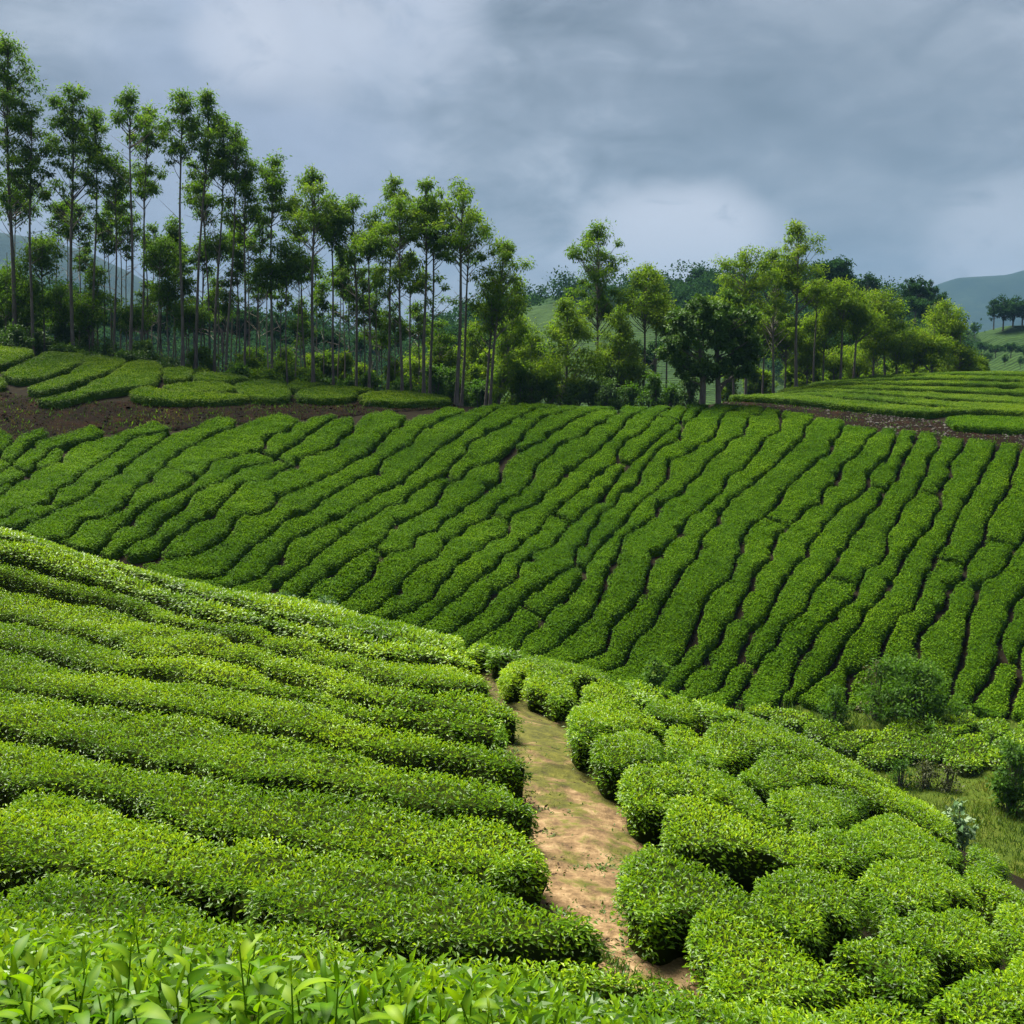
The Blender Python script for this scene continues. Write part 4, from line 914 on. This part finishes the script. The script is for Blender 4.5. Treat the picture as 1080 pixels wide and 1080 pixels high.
# the dark broad tree: two stems, one heavy crown
def broad_tree(u0, Y, label, seed=5):
    r = np.random.default_rng(seed); x0 = at(u0, 420, Y)[0]; zb = float(ground(x0, Y)) ; s = Y / FPX
    e = bpy.data.objects.new('broadleaf_tree', None); C.objects.link(e); e.location = (x0, Y, zb); tag(e, label, 'tree')
    zt = at(u0, 297, Y)[2] - zb; T = Tubes()
    T.add([(-.5, 0, -.3), (-.45, 0, 1.5), (-.6, .1, 3.2), (-.9, .1, 5.2)], [.26, .22, .18, .08], 9)
    T.add([(.75, .3, -.3), (.7, .3, 1.2), (.6, .2, 2.6), (.3, .1, 5.8)], [.24, .2, .17, .07], 9)
    T.add([(.7, .3, 1.1), (1.3, .4, 1.9), (2.2, .4, 2.5), (3.2, .3, 3.0)], [.15, .12, .09, .04], 7)
    cs, rc = [], []
    sh = [(0, 6.6, 1.7, 1.3), (-1.6, 5.4, 1.6, 1.2), (1.5, 5.9, 1.8, 1.3), (-2.3, 3.9, 1.5, 1.1), (-.6, 4.3, 2.0, 1.3), (1.6, 4.0, 1.9, 1.3), (2.7, 4.2, 1.2, 1.3), (-1.4, 2.7, 1.5, .8), (-.2, 2.6, 1.2, .7), (2.3, 2.9, 1.1, .8), (.4, 5.2, 1.9, 1.2)]
    f = zt / 8.0
    for (cx, cz, rx, rz) in sh:
        for _ in range(18):
            v = r.normal(0, 1, 3); v /= np.linalg.norm(v); v *= r.random() ** .35
            cs.append((cx + v[0] * rx, v[1] * rx, cz * f + v[2] * rz * f)); rc.append(r.uniform(.3, .5))
    cs = np.array(cs)
    for k in range(0, len(cs), 4):
        c = cs[k]; b = np.array([-.5 if c[0] < .2 else .6, .1, np.clip(c[2] - 1.3, 1.6, 5.2)]); T.add([b, (b + c) / 2 + np.array([0, 0, -.15]), c], [.06, .04, .015], 5)
    obj('trunk', T.mesh('trunk', M_BARK), e)
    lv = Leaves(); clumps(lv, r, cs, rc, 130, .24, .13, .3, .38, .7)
    obj('crown', lv.mesh('crown', M_DARK), e); return e
broad_tree(748, 79.5, 'dark dense broadleaf tree on two stems at the left tip of the rounded field')

def shrub(name, u, vt, vb, hw, Y, label, m, seed, cat='shrub', group=None, per=60, L=.2, W=.09, tint=.4, k_=1.0, base=None):
    r = np.random.default_rng(seed); x0 = at(u, vb, Y)[0]; zb = float(ground(x0, Y)) if base is None else base
    H = max(.3, at(u, vt, Y)[2] - zb); Rw = hw * Y / FPX
    e = bpy.data.objects.new(name, None); C.objects.link(e); e.location = (x0, Y, zb); tag(e, label, cat, group)
    K = int((10 + 8 * Rw * H) * k_); T = Tubes(); cs = []; rc = []
    for _ in range(K):
        th = r.random() * 6.283; a = r.random(); rad = Rw * math.sqrt(r.random()) * (1 - .55 * a ** 2) * (.75 + .45 * math.sin(th * 2 + seed) * math.cos(th * 3 + seed * 2 + a * 3)); cs.append((math.cos(th) * rad, math.sin(th) * rad * .9, H * (.12 + .80 * a))); rc.append(r.uniform(.20, .42) * min(1.3, .5 + .5 * Rw))
    cs = np.array(cs)
    for c in cs[:40]: T.add([(c[0] * .15, c[1] * .15, -.1), (c[0] * .6, c[1] * .6, c[2] * .5), c], [.03, .02, .008], 4)
    obj('stem', T.mesh('stem', M_BARK), e)
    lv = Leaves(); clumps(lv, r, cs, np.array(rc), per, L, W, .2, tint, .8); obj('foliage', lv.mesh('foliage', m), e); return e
rs = random.Random(3)
k = 0
UND = 'dark bushes under the left grove'; cn_ = [-1, -1, -1]; cb_ = [-1, -1, -1, -1]
for row, (Y, v0, dv) in enumerate([(82.5, 368, 30), (86, 352, 34), (90, 330, 40)]):
    for u in range(-10, 320, 36):
        uu = u + rs.uniform(-9, 9) + row * 12; vt = v0 - 18 * max(0, 1 - uu / 140) + (uu / 320) * dv + rs.uniform(-10, 10)
        if row == 2 and 90 < uu < 250: continue
        k += 1; cn_[row] += 1
        shrub('bush', uu, vt, 400, rs.uniform(20, 30), Y + rs.uniform(-.6, .6), f'dark leafy bush under the left grove, {ORD[cn_[row]]} from the left in the {["front", "middle", "back"][row]} line', M_DARK if uu < 190 else (M_TREE if rs.random() < .7 else M_SHRUB), 700 + k, group=UND, per=70, tint=rs.uniform(.2, .5), L=.22, W=.10)
for u in range(325, 560, 22):
    for row in range(2):
        k += 1; uu = u + rs.uniform(-8, 8); vt = (392 if row == 0 else 372) + rs.uniform(-9, 9)
        shrub('bush', uu, vt, 420, rs.uniform(14, 22), 86 + row * 5 + rs.uniform(-1, 1), f'{["green", "yellowish"][row]} bush under the middle of the grove, {ORD[(u - 325) // 22]} from the left in the {["front", "rear"][row]} belt', M_SHRUB if row == 0 else M_YTREE, 760 + k, group='bushes under the middle of the grove', per=60, tint=rs.uniform(.25, .45), L=.22, W=.10)
for u in list(range(565, 735, 20)):
    k += 1; shrub('bush', u + rs.uniform(-6, 6), 398 + rs.uniform(-10, 8), 428, rs.uniform(14, 20), 84 + rs.uniform(-1, 1.5), f'bush along the ridge left of the dark tree, {ORD[(u - 565) // 20]} from the left', M_DARK if rs.random() < .6 else M_SHRUB, 800 + k, group='bushes along the ridge', per=60, tint=.35, L=.2, W=.1)
for u in list(range(765, 1030, 22)):
    k += 1; shrub('bush', u + rs.uniform(-6, 6), 383 + rs.uniform(-8, 8), 405, rs.uniform(13, 18), 111 + rs.uniform(-2, 2), f'light bush at the foot of the right grove, {ORD[(u - 765) // 22]} from the left', M_YTREE, 830 + k, group='bushes at the foot of the right grove', per=50, tint=.3, L=.3, W=.13)
# valley shrubs
shrub('spreading_shrub', 962, 696, 752, 62, 43.6, 'large spreading dark green shrub in the valley with reddish tips', M_SHRUB, 860, per=70, L=.16, W=.07, tint=.38, k_=1.8)
shrub('russet_shrub', 925, 690, 745, 20, 44.3, 'thin russet leaved shrub on the left of the large spreading one', M_RUST, 861, per=30, L=.12, W=.05, tint=.4, k_=.8)
shrub('shrub', 880, 722, 758, 22, 43.4, 'smaller green shrub with reddish tips left of the large spreading shrub', M_SHRUB, 862, per=60, L=.14, W=.06)
shrub('shrub', 690, 690, 735, 24, 45.0, 'light green shrub at the foot of the far hillside behind the slope crest', M_SHRUB, 863, per=60, L=.14, W=.07, tint=.5)
shrub('pale_shrub', 345, 628, 668, 26, 45.5, 'pale whitish green shrub at the foot of the far hillside behind the left slope', M_PALE, 864, per=50, L=.15, W=.08)
shrub('pale_shrub', 300, 622, 655, 16, 46.5, 'smaller pale shrub left of the other whitish one behind the left slope', M_PALE, 865, per=40, L=.13, W=.07)
shrub('shrub', 1066, 782, 868, 26, 34.5, 'dark green shrub at the right edge above the grass', M_SHRUB, 866, per=70, L=.15, W=.07, tint=.3, k_=1.5)
shrub('pale_weed', 1014, 842, 884, 22, 26.5, 'pale silvery leaved weed on the edge of the grass hollow', M_PALE, 867, per=45, L=.13, W=.09, tint=.6, cat='weed')
for q, (u, vt, hw) in enumerate([(950, 800, 18), (975, 803, 16), (1000, 806, 12)]):
    shrub('dry_weed', u, vt, 826, hw, 36.8 - q * .2, ['brown leaved weed left below the valley patch', 'brownish weed in the middle below the valley patch', 'small reddish weed beside the blocky tea bush'][q], [M_SHRUB, M_RUST, M_RUST][q], 870 + q, cat='weed', per=40, L=.12, W=.05, tint=.3)

# ------------------------------------------------------------------ land beyond
def ridge(name, prof, D, foot_v, m, depth=.35, rough=.03, seed=0, y_floor=None):
    """hill whose skyline passes through prof=[(u,v)] at distance D; it falls away behind and slopes towards us in front"""
    pr = np.array(prof, float); us = np.linspace(pr[0, 0], pr[-1, 0], 90); vs = np.interp(us, pr[:, 0], pr[:, 1])
    P3 = at(us, vs, D); hgt = P3[:, 2]; zf = at(540, foot_v, D)[2]
    tt = np.linspace(-1, 1, 41); V = []
    for t in tt:
        f = np.cos(t * math.pi / 2) ** .9 if t > 0 else (1 - smooth01(np.abs(t))) ** .9
        y = D + t * D * depth; xw = P3[:, 0] * (1 + .0 * t)
        z = zf + (hgt - zf) * f; z = z + (fbm(xw / (D * .06) + seed, np.full_like(xw, y) / (D * .06), 4) * D * rough * (1 - abs(t)) * min(1, abs(t) * 6))
        V.append(np.column_stack([xw, np.full_like(xw, y), z]))
    V = np.array(V); a, b = V.shape[:2]
    return tag(obj(name, grid_mesh(name, V[..., 0], V[..., 1], V[..., 2], m)), kind='structure')
ridge('wooded_hill', [(380,420),(430,372),(470,345),(520,326),(560,318),(600,311),(650,306),(700,303),(745,297),(790,292),(850,300),(900,312),(950,330),(1000,352),(1060,400)], 330, 430, M_HILL, .32, .02, 3)
ridge('tea_clad_hill', [(470,400),(520,352),(556,325),(580,321),(620,324),(700,330),(760,345),(820,380)], 300, 440, M_THILL, .3, .006, 5)
ridge('tea_clad_hill', [(960,430),(1000,372),(1030,352),(1060,344),(1090,343),(1150,346),(1250,352)], 300, 440, M_THILL, .25, .008, 8)
ridge('mountain', [(880,400),(930,355),(960,322),(985,303),(1010,293),(1045,291),(1062,290),(1080,285),(1120,276),(1200,268),(1320,290),(1450,350)], 3000, 420, M_MOUNT, .25, .012, 11)
ridge('mountain', [(-300,330),(-150,262),(-40,240),(30,250),(80,262),(110,275),(150,296),(200,318),(260,332),(330,350),(400,365),(470,400)], 2200, 420, M_MOUNT, .3, .012, 15)
ridge('wooded_hill', [(-200,330),(-80,300),(0,305),(60,322),(120,340),(200,345),(280,342),(350,352),(420,362),(480,385),(540,420)], 330, 440, M_HILL, .3, .02, 19)

# far trees on the ridges: three patterns, copied
def copy_tree(o, loc, s, label, group):
    c = o.copy(); C.objects.link(c); c.location = loc; c.scale = (s, s, s); c['label'] = label; c['group'] = group; c.rotation_euler.z = loc[0] * 3.1
    for ch in o.children:
        d = ch.copy(); C.objects.link(d); d.parent = c
    return c
def far_proto(seed, H, Rw):
    r = np.random.default_rng(seed); e = bpy.data.objects.new('far_tree', None); C.objects.link(e); T = Tubes(); T.add([(0, 0, -1), (.1, 0, H * .4), (0, .1, H * .8)], [.35, .25, .08], 6)
    cs = []; rc = []
    for _ in range(40):
        v = r.normal(0, 1, 3); v /= np.linalg.norm(v); v *= r.random() ** .4; cs.append((v[0] * Rw, v[1] * Rw, H * .64 + v[2] * H * .34)); rc.append(r.uniform(.8, 1.4))
    for c in cs[:14]: T.add([(0, 0, H * .35), (c[0] * .5, c[1] * .5, c[2] * .8), c], [.14, .09, .04], 4)
    obj('trunk', T.mesh('trunk', M_BARK), e); lv = Leaves(); clumps(lv, r, np.array(cs), np.array(rc), 60, .75, .42, .2, .4, .7); obj('crown', lv.mesh('crown', M_FAR), e)
    e['category'] = 'tree'; return e
protos = [far_proto(1, 12, 5), far_proto(2, 15, 4.2), far_proto(3, 9, 5.5)]
FT = []
for u, vt, vb, Y in [(565,310,322,322),(578,312,322,322),(600,302,318,320),(612,297,316,320),(628,296,315,320),(643,300,315,318),(660,302,314,318),(676,296,312,318),(693,292,310,316),(712,293,308,316),(728,290,308,315),(738,282,306,314),(755,288,304,314),(772,290,303,314),
    (872,272,312,190),(884,271,312,190),(893,284,315,195),(913,288,318,200),(922,294,320,205),(958,294,326,200),(968,292,326,200),(978,296,328,202),(988,306,332,205),(965,312,338,190),(950,318,342,195),(980,322,345,190),
    (1028,340,356,290),(1010,342,360,290),(996,345,362,288),(1048,316,346,292),(1058,312,346,292),(1068,313,346,293),(1078,316,346,293),(1090,314,346,293),
    (1020,362,374,270),(1035,360,374,268),(1050,363,376,268),(1066,361,376,266),(1080,364,378,266),(1094,364,378,266),(1042,372,384,262),(1060,374,386,262),(1076,376,388,262),
    (420,345,372,150),(445,335,372,150),(400,350,378,145),(470,345,378,148),(380,352,380,150),(350,345,378,150),(320,338,376,150),(290,330,372,150),(262,322,370,150),(235,318,368,150),(205,312,366,150),(178,318,366,148),(150,322,366,148),(120,318,362,146),(92,305,360,146),(60,298,358,146),(30,292,355,146),(5,288,352,146),
    (500,345,395,130),(520,350,400,128),(545,345,402,128),(560,355,404,126),(485,360,400,126),(578,362,405,128),(660,350,400,130),(690,358,400,130),(725,352,400,132),
    (800,352,392,140),(830,348,392,140),(862,352,392,140),(895,350,390,140),(925,356,390,140)]:
    FT.append((u, vt, vb, Y))
cnt = {}
for k, (u, vt, vb, Y) in enumerate(sorted(FT)):
    zone = 'on the far ridge' if Y > 280 else ('on the hazy slope beyond the right grove' if Y > 170 or u > 780 else 'in the hazy wood beyond the grove')
    if u > 990: zone = 'on the green hill at the right edge'
    cnt[zone] = cnt.get(zone, 0) + 1
    p = protos[k % 3]; Hp = [12, 15, 9][k % 3]; b = at(u, vb, Y); h = at(u, vt, Y)[2] - b[2]
    zg = float(b[2])
    copy_tree(p, (b[0], b[1], zg), h / Hp, f'distant bluish tree {zone}, {ORD[cnt[zone] - 1]} from the left', 'distant trees ' + zone)
for p in protos:
    for ch in list(p.children): bpy.data.objects.remove(ch)
    bpy.data.objects.remove(p)

# far woods that read as one mass, on the wooded hills
def woods(name, us, v0f, v1f, Y0, Y1, n, seed, size, label):
    r = np.random.default_rng(seed); lv = Leaves()
    dg = bpy.context.evaluated_depsgraph_get(); dg.update()
    hills = [o for o in C.objects if o.name.startswith(('wooded_hill', 'tea_clad_hill'))]
    from mathutils.bvhtree import BVHTree
    tr = [BVHTree.FromObject(o, dg) for o in hills if o.name.startswith('wooded_hill')]
    ot = [BVHTree.FromObject(o, dg) for o in hills if o.name.startswith('tea_clad_hill')]
    cs = []; rc = []
    for _ in range(n):
        u = r.uniform(*us); v = r.uniform(v0f, v1f); d = Vector(pxdir(u, v)).normalized()
        best = None
        for t in tr:
            h = t.ray_cast(Vector((0, 0, 0)), d)
            if h[0] is not None and (best is None or h[3] < best[1]): best = (h[0], h[3])
        if best is None: continue
        if any((lambda q: q[0] is not None and q[3] < best[1])(t.ray_cast(Vector((0, 0, 0)), d)) for t in ot): continue
        q = size * r.uniform(.6, 1.3)
        for _ in range(4): cs.append(np.array(best[0]) + np.array([r.normal(0, q * .5), r.normal(0, q * .5), q * r.uniform(.1, 1.1)])); rc.append(q * r.uniform(.4, .7))
    clumps(lv, r, np.array(cs), np.array(rc), 60, size * .17, size * .11, .2, .4, .75)
    o = obj(name, lv.mesh(name, M_FAR)); tag(o, label, 'woods', kind='stuff')
woods('woods', (420, 1010), 285, 400, 0, 0, 900, 1, 4.2, 'bluish woods covering the hill beyond the middle and right groves')
woods('woods', (-60, 540), 290, 425, 0, 0, 1100, 2, 4.6, 'hazy woods covering the slope seen between the stems of the left grove')

# young shoots on the nearest bush
def hero_leaf(base, d, up, L, W, curl, fold=.25, n=6):
    d = d / np.linalg.norm(d); side = np.cross(d, up); side /= np.linalg.norm(side); up = np.cross(side, d)
    t = np.linspace(0, 1, n + 1); w = W * .5 * np.sin(np.pi * np.clip(t, 0, 1) ** .82) ** .85; w[0] = W * .04; w[-1] = 0
    ang = curl * t; x = np.cumsum(np.cos(ang)) / (n + 1) * L; z = -np.cumsum(np.sin(ang)) / (n + 1) * L
    x -= x[0]; z -= z[0]
    mid = base + x[:, None] * d + z[:, None] * up
    lft = mid + w[:, None] * side + (w * fold)[:, None] * up; rgt = mid - w[:, None] * side + (w * fold)[:, None] * up
    V = np.concatenate([lft, mid, rgt]); m = n + 1; i = np.arange(n)
    F = np.concatenate([np.stack([i, i + 1, m + i + 1, m + i], -1), np.stack([m + i, m + i + 1, 2 * m + i + 1, 2 * m + i], -1)])
    return V, F
def shoot(u, v, Y, hgt, seed, lean=(0, 0), big=1.0):
    r = np.random.default_rng(seed); p = at(u, v, Y); lv = Leaves(); lv.nb = 10 ** 9
    z0 = float(canopy(p[0], p[1])) - .05; base = np.array([p[0], p[1], z0]); H = max(.06, p[2] - z0)
    tip = base + np.array([lean[0] * H, lean[1] * H, H]); Vt, Ft = tube([base, (base + tip) / 2 + r.normal(0, .006, 3), tip], [.0028, .0022, .0014], 5)
    lv.V.append(Vt); lv.F.append(Ft); lv.T.append(np.full(len(Vt), .75)); lv.n += len(Vt)
    n = r.integers(7, 11); th = r.random() * 6.283
    for k in range(n):
        f = 1 - k * .10; b = base + (tip - base) * max(.1, f); th += 2.4 + r.normal(0, .25)
        el = (1.25 if k == 0 else 1.05 - .13 * k) + r.normal(0, .12)
        d = np.array([math.cos(th) * math.cos(el), math.sin(th) * math.cos(el), math.sin(el)])
        L = big * (.045 if k == 0 else .064 + .008 * k) * r.uniform(.85, 1.2)
        V, F = hero_leaf(b, d, np.array([0, 0, 1.0]) + r.normal(0, .35, 3), L, L * (.18 if k == 0 else r.uniform(.25, .32)), r.uniform(.4, 1.3) + .15 * k, r.uniform(.1, .45))
        lv.V.append(V); lv.F.append(F + lv.n); tv = np.clip(.62 - .07 * k + r.normal(0, .14), 0, 1); m_ = len(V) // 3; lv.T.append(np.concatenate([np.full(m_, tv), np.full(m_, tv + .22), np.full(m_, tv)])); lv.n += len(V)
    me = mesh_np('shoot', np.concatenate(lv.V), lv.F, M_SHOOT, np.concatenate(lv.T), smooth=True)
    return obj('shoot', me, near_bush)
rs = np.random.default_rng(31)
k = 0
for (u, v, Y, hh, big) in [(145,968,2.2,0,1.0),(35,990,2.0,0,1.0),(120,1000,1.8,0,1.1),(70,1022,1.7,0,1.0),(185,1005,1.9,0,1.0),(225,1010,1.8,0,1.05),(262,1002,1.8,0,1.05),(305,1012,1.75,0,1.2),(345,1030,1.75,0,1.0),(385,1040,1.8,0,1.0),(430,1048,1.9,0,1.0),(497,1022,2.1,0,1.05),(470,1052,2.0,0,1.0),(535,1064,2.1,0,.95),(10,1030,1.6,0,1.0),(160,1040,1.6,0,1.1),(205,1046,1.6,0,1.0),(250,1048,1.6,0,1.0),(100,1052,1.55,0,1.0)]:
    shoot(u, v, Y, hh, 2000 + k, rs.normal(0, .12, 2), big); k += 1
for _ in range(70):
    u = rs.uniform(-20, 545); v = rs.uniform(1000, 1078) if u < 340 else rs.uniform(1040 + (u - 340) * .08, 1082); Y = 1.5 + (1080 - v) * .0065 + (u / 600) * .35 + rs.uniform(0, .15)
    shoot(u, v, Y, 0, 2100 + k, rs.normal(0, .2, 2), rs.uniform(.75, 1.05)); k += 1
for _ in range(10):
    u = rs.uniform(0, 420); shoot(u, rs.uniform(1045, 1085), 1.5 + rs.uniform(0, .25), 0, 2300 + k, rs.normal(0, .25, 2), rs.uniform(.9, 1.2)); k += 1

# grass in the hollow
def blades(name, poly, n, seed, L, W, m, label, lift=0.0, cat='grass'):
    r = np.random.default_rng(seed); lo, hi = poly.min(0), poly.max(0); pt = lo + r.random((n * 3, 2)) * (hi - lo); pt = pt[inside(pt, poly)][:n]
    k_ = len(pt); lv = Leaves(); pos = np.column_stack([pt, ground(pt[:, 0], pt[:, 1]) + gnoise(pt[:, 0], pt[:, 1]) + lift])
    ax = np.column_stack([r.normal(0, .45, (k_, 2)), np.ones(k_)]); nr = r.normal(0, 1, (k_, 3)); s_ = (.5 + r.random(k_)) * (1 + .8 * fbm(pt[:, 0] * .7, pt[:, 1] * .7, 2))
    t_ = np.clip(.45 + .7 * fbm(pt[:, 0] * .5 + 9, pt[:, 1] * .5, 3) + r.normal(0, .12, k_), 0, 1)
    lv.add(pos, ax, nr, L * s_, W * s_, t_, 0); return tag(obj(name, lv.mesh(name, m)), label, cat, kind='stuff')
blades('grass', hollow, 26000, 41, .22, .028, M_GRASS, 'rough grass filling the hollow at the right edge', .02)
pw = pth_w
# weeds, clods and fallen leaves on the path
r = np.random.default_rng(51); lo, hi = pw.min(0), pw.max(0); pt = lo + r.random((16000, 2)) * (hi - lo); pt = pt[inside(pt, pw)]
dd, _ = edge_dist(pt, pw); nz = fbm(pt[:, 0] * .9 + 3, pt[:, 1] * .9, 3)
keep = (nz - .35 * np.clip(dd - .35, 0, 1) + r.normal(0, .1, len(pt))) > .02; pw_ = pt[keep]
lv = Leaves(); k_ = len(pw_)
for rep_ in range(4):
    pos = np.column_stack([pw_ + r.normal(0, .02, (k_, 2)), ground(pw_[:, 0], pw_[:, 1]) + gnoise(pw_[:, 0], pw_[:, 1]) + .05])
    lv.add(pos, np.column_stack([r.normal(0, 1, (k_, 2)), r.uniform(.1, .7, k_)]), np.column_stack([r.normal(0, .4, (k_, 2)), np.ones(k_)]), .045 * r.uniform(.5, 1.4, k_), .02, np.clip(r.normal(.4, .2, k_), 0, 1), 0)
tag(obj('weeds', lv.mesh('weeds', M_GRASS)), 'small weeds and moss tufts scattered over the path', 'weeds', kind='stuff')
def pebbles(name, pts, zs, sizes, m, label, cat, seed):
    r = np.random.default_rng(seed); V = []; F = []; n0 = 0
    ico = bpy.data.meshes.new('t'); import bmesh; bm = bmesh.new(); bmesh.ops.create_icosphere(bm, subdivisions=1, radius=1); bm.verts.ensure_lookup_table()
    v0 = np.array([v.co[:] for v in bm.verts]); f0 = np.array([[v.index for v in f.verts] for f in bm.faces]); bm.free(); bpy.data.meshes.remove(ico)
    for (x, y), z, s_ in zip(pts, zs, sizes):
        v = v0 * (1 + r.normal(0, .16, (len(v0), 1))) * s_ * np.array([r.uniform(.8, 1.4), r.uniform(.7, 1.2), r.uniform(.4, .8)]); V.append(v + np.array([x, y, z])); F.append(f0 + n0); n0 += len(v0)
    return tag(obj(name, mesh_np(name, np.concatenate(V), [np.concatenate(F)], m, smooth=False)), label, cat, kind='stuff')
dk = pt[(nz < -.02) | (dd < .5)][:2600]
pebbles('clods', dk, ground(dk[:, 0], dk[:, 1]) + gnoise(dk[:, 0], dk[:, 1]) + .04, r.uniform(.008, .040, len(dk)) * np.where(r.random(len(dk)) < .8, .6, 1) , M_CLOD, 'brown clods and litter scattered along the path', 'clods', 52)
for nm, poly, n_, sd_, lab in (('rubble', bankL, 1500, 53, 'stones and litter on the dark earth bank below the left terrace'), ('rubble', bankR, 1500, 54, 'pale stones along the foot of the rounded field at the right')):
    lo, hi = poly.min(0), poly.max(0); q = lo + r.random((n_ * 6, 2)) * (hi - lo); q = q[inside(q, poly)][:n_]
    if sd_ == 54: q = q[(q[:, 0] > 24) | (r.random(len(q)) < .3)]
    pebbles(nm, q, ground(q[:, 0], q[:, 1]) + .08, r.uniform(.015, .07, len(q)) * np.where(r.random(len(q)) < .06, 2.2, 1), M_STONE if sd_ == 54 else M_BANK, lab, 'stones', sd_)

valley = np.array([(-7,43),(0,44),(8,45),(16,45.8),(27,44),(27,38.5),(16,38),(8,37.2),(0,37),(-7,38)], float)
tag(obj('turf', drape(valley, .4, .02, M_TURF, 'turf', .10)), kind='structure')
blades('grass', valley, 16000, 42, .26, .034, M_GRASS, 'rough grass along the valley floor below the far hillside', .02)
blades('bank_weeds', bankL, 9000, 43, .16, .03, M_RUST, 'dry weeds and litter hanging on the dark bank below the left terrace', .02, 'weeds')
blades('bank_weeds', bankL, 3500, 45, .16, .04, M_SHRUB, 'green creepers overgrowing the dark bank below the left terrace', .02, 'weeds')
blades('bank_weeds', bankR, 3000, 44, .14, .03, M_SHRUB, 'sparse weeds along the bank below the rounded field', .02, 'weeds')
dl = pt[(dd < .9) & (pt[:, 0] < np.interp(pt[:, 1], *(lambda q: (q[:, 1], q[:, 0]))((lambda h: h[np.argsort(h[:, 1])])(hit([(640,1000),(600,900),(590,800),(550,740),(505,700)], 4, 27, -.5)))))][:2600]
lv = Leaves(); k_ = len(dl); rl = np.random.default_rng(77)
for _ in range(2):
    lv.add(np.column_stack([dl + rl.normal(0, .05, (k_, 2)), ground(dl[:, 0], dl[:, 1]) + gnoise(dl[:, 0], dl[:, 1]) + .055]), np.column_stack([rl.normal(0, 1, (k_, 2)), rl.normal(.05, .25, k_)]), np.column_stack([rl.normal(0, .5, (k_, 2)), np.ones(k_)]), .07 * rl.uniform(.5, 1.2, k_), .026, rl.random(k_), 0)
M_DRY = leaf_mat('dry_leaf', [(0.0, (0.020, 0.012, 0.006)), (0.6, (0.070, 0.045, 0.022)), (1.0, (0.16, 0.11, 0.06))], 0.7, 0.05, 0.1)
tag(obj('leaf_litter', lv.mesh('leaf_litter', M_DRY)), 'brown fallen leaves along the left side of the path', 'leaf litter', kind='stuff')

ed = pt[(dd < .55) & (nz > -.25)][:2600]; rl = np.random.default_rng(78); lv = Leaves(); k_ = len(ed)
for _ in range(3):
    p_ = ed + rl.normal(0, .05, (k_, 2))
    lv.add(np.column_stack([p_, ground(p_[:, 0], p_[:, 1]) + gnoise(p_[:, 0], p_[:, 1]) + .03]), np.column_stack([rl.normal(0, .5, (k_, 2)), np.ones(k_)]), rl.normal(0, 1, (k_, 3)), .11 * rl.uniform(.4, 1.3, k_), .014, np.clip(rl.normal(.35, .2, k_), 0, 1), 0)
tag(obj('grass_tufts', lv.mesh('grass_tufts', M_GRASS)), 'short grass tufts along both edges of the path', 'grass', kind='stuff')

# ------------------------------------------------------------------ haze
import bmesh
bm = bmesh.new(); bmesh.ops.create_cube(bm, size=1)
for v in bm.verts: v.co = Vector((v.co.x * 6200, 1900 + v.co.y * 4700, 160 + v.co.z * 410))
me = bpy.data.meshes.new('haze'); bm.to_mesh(me); bm.free(); m, t = mat('haze')
pv = t.add('ShaderNodeVolumePrincipled'); pv.inputs['Color'].default_value = (.14, .27, .44, 1); pv.inputs['Density'].default_value = 0.00018; pv.inputs['Anisotropy'].default_value = .0
t.link(pv.outputs[0], t.out.inputs['Volume']); me.materials.append(m)
tag(obj('haze', me), kind='stuff')
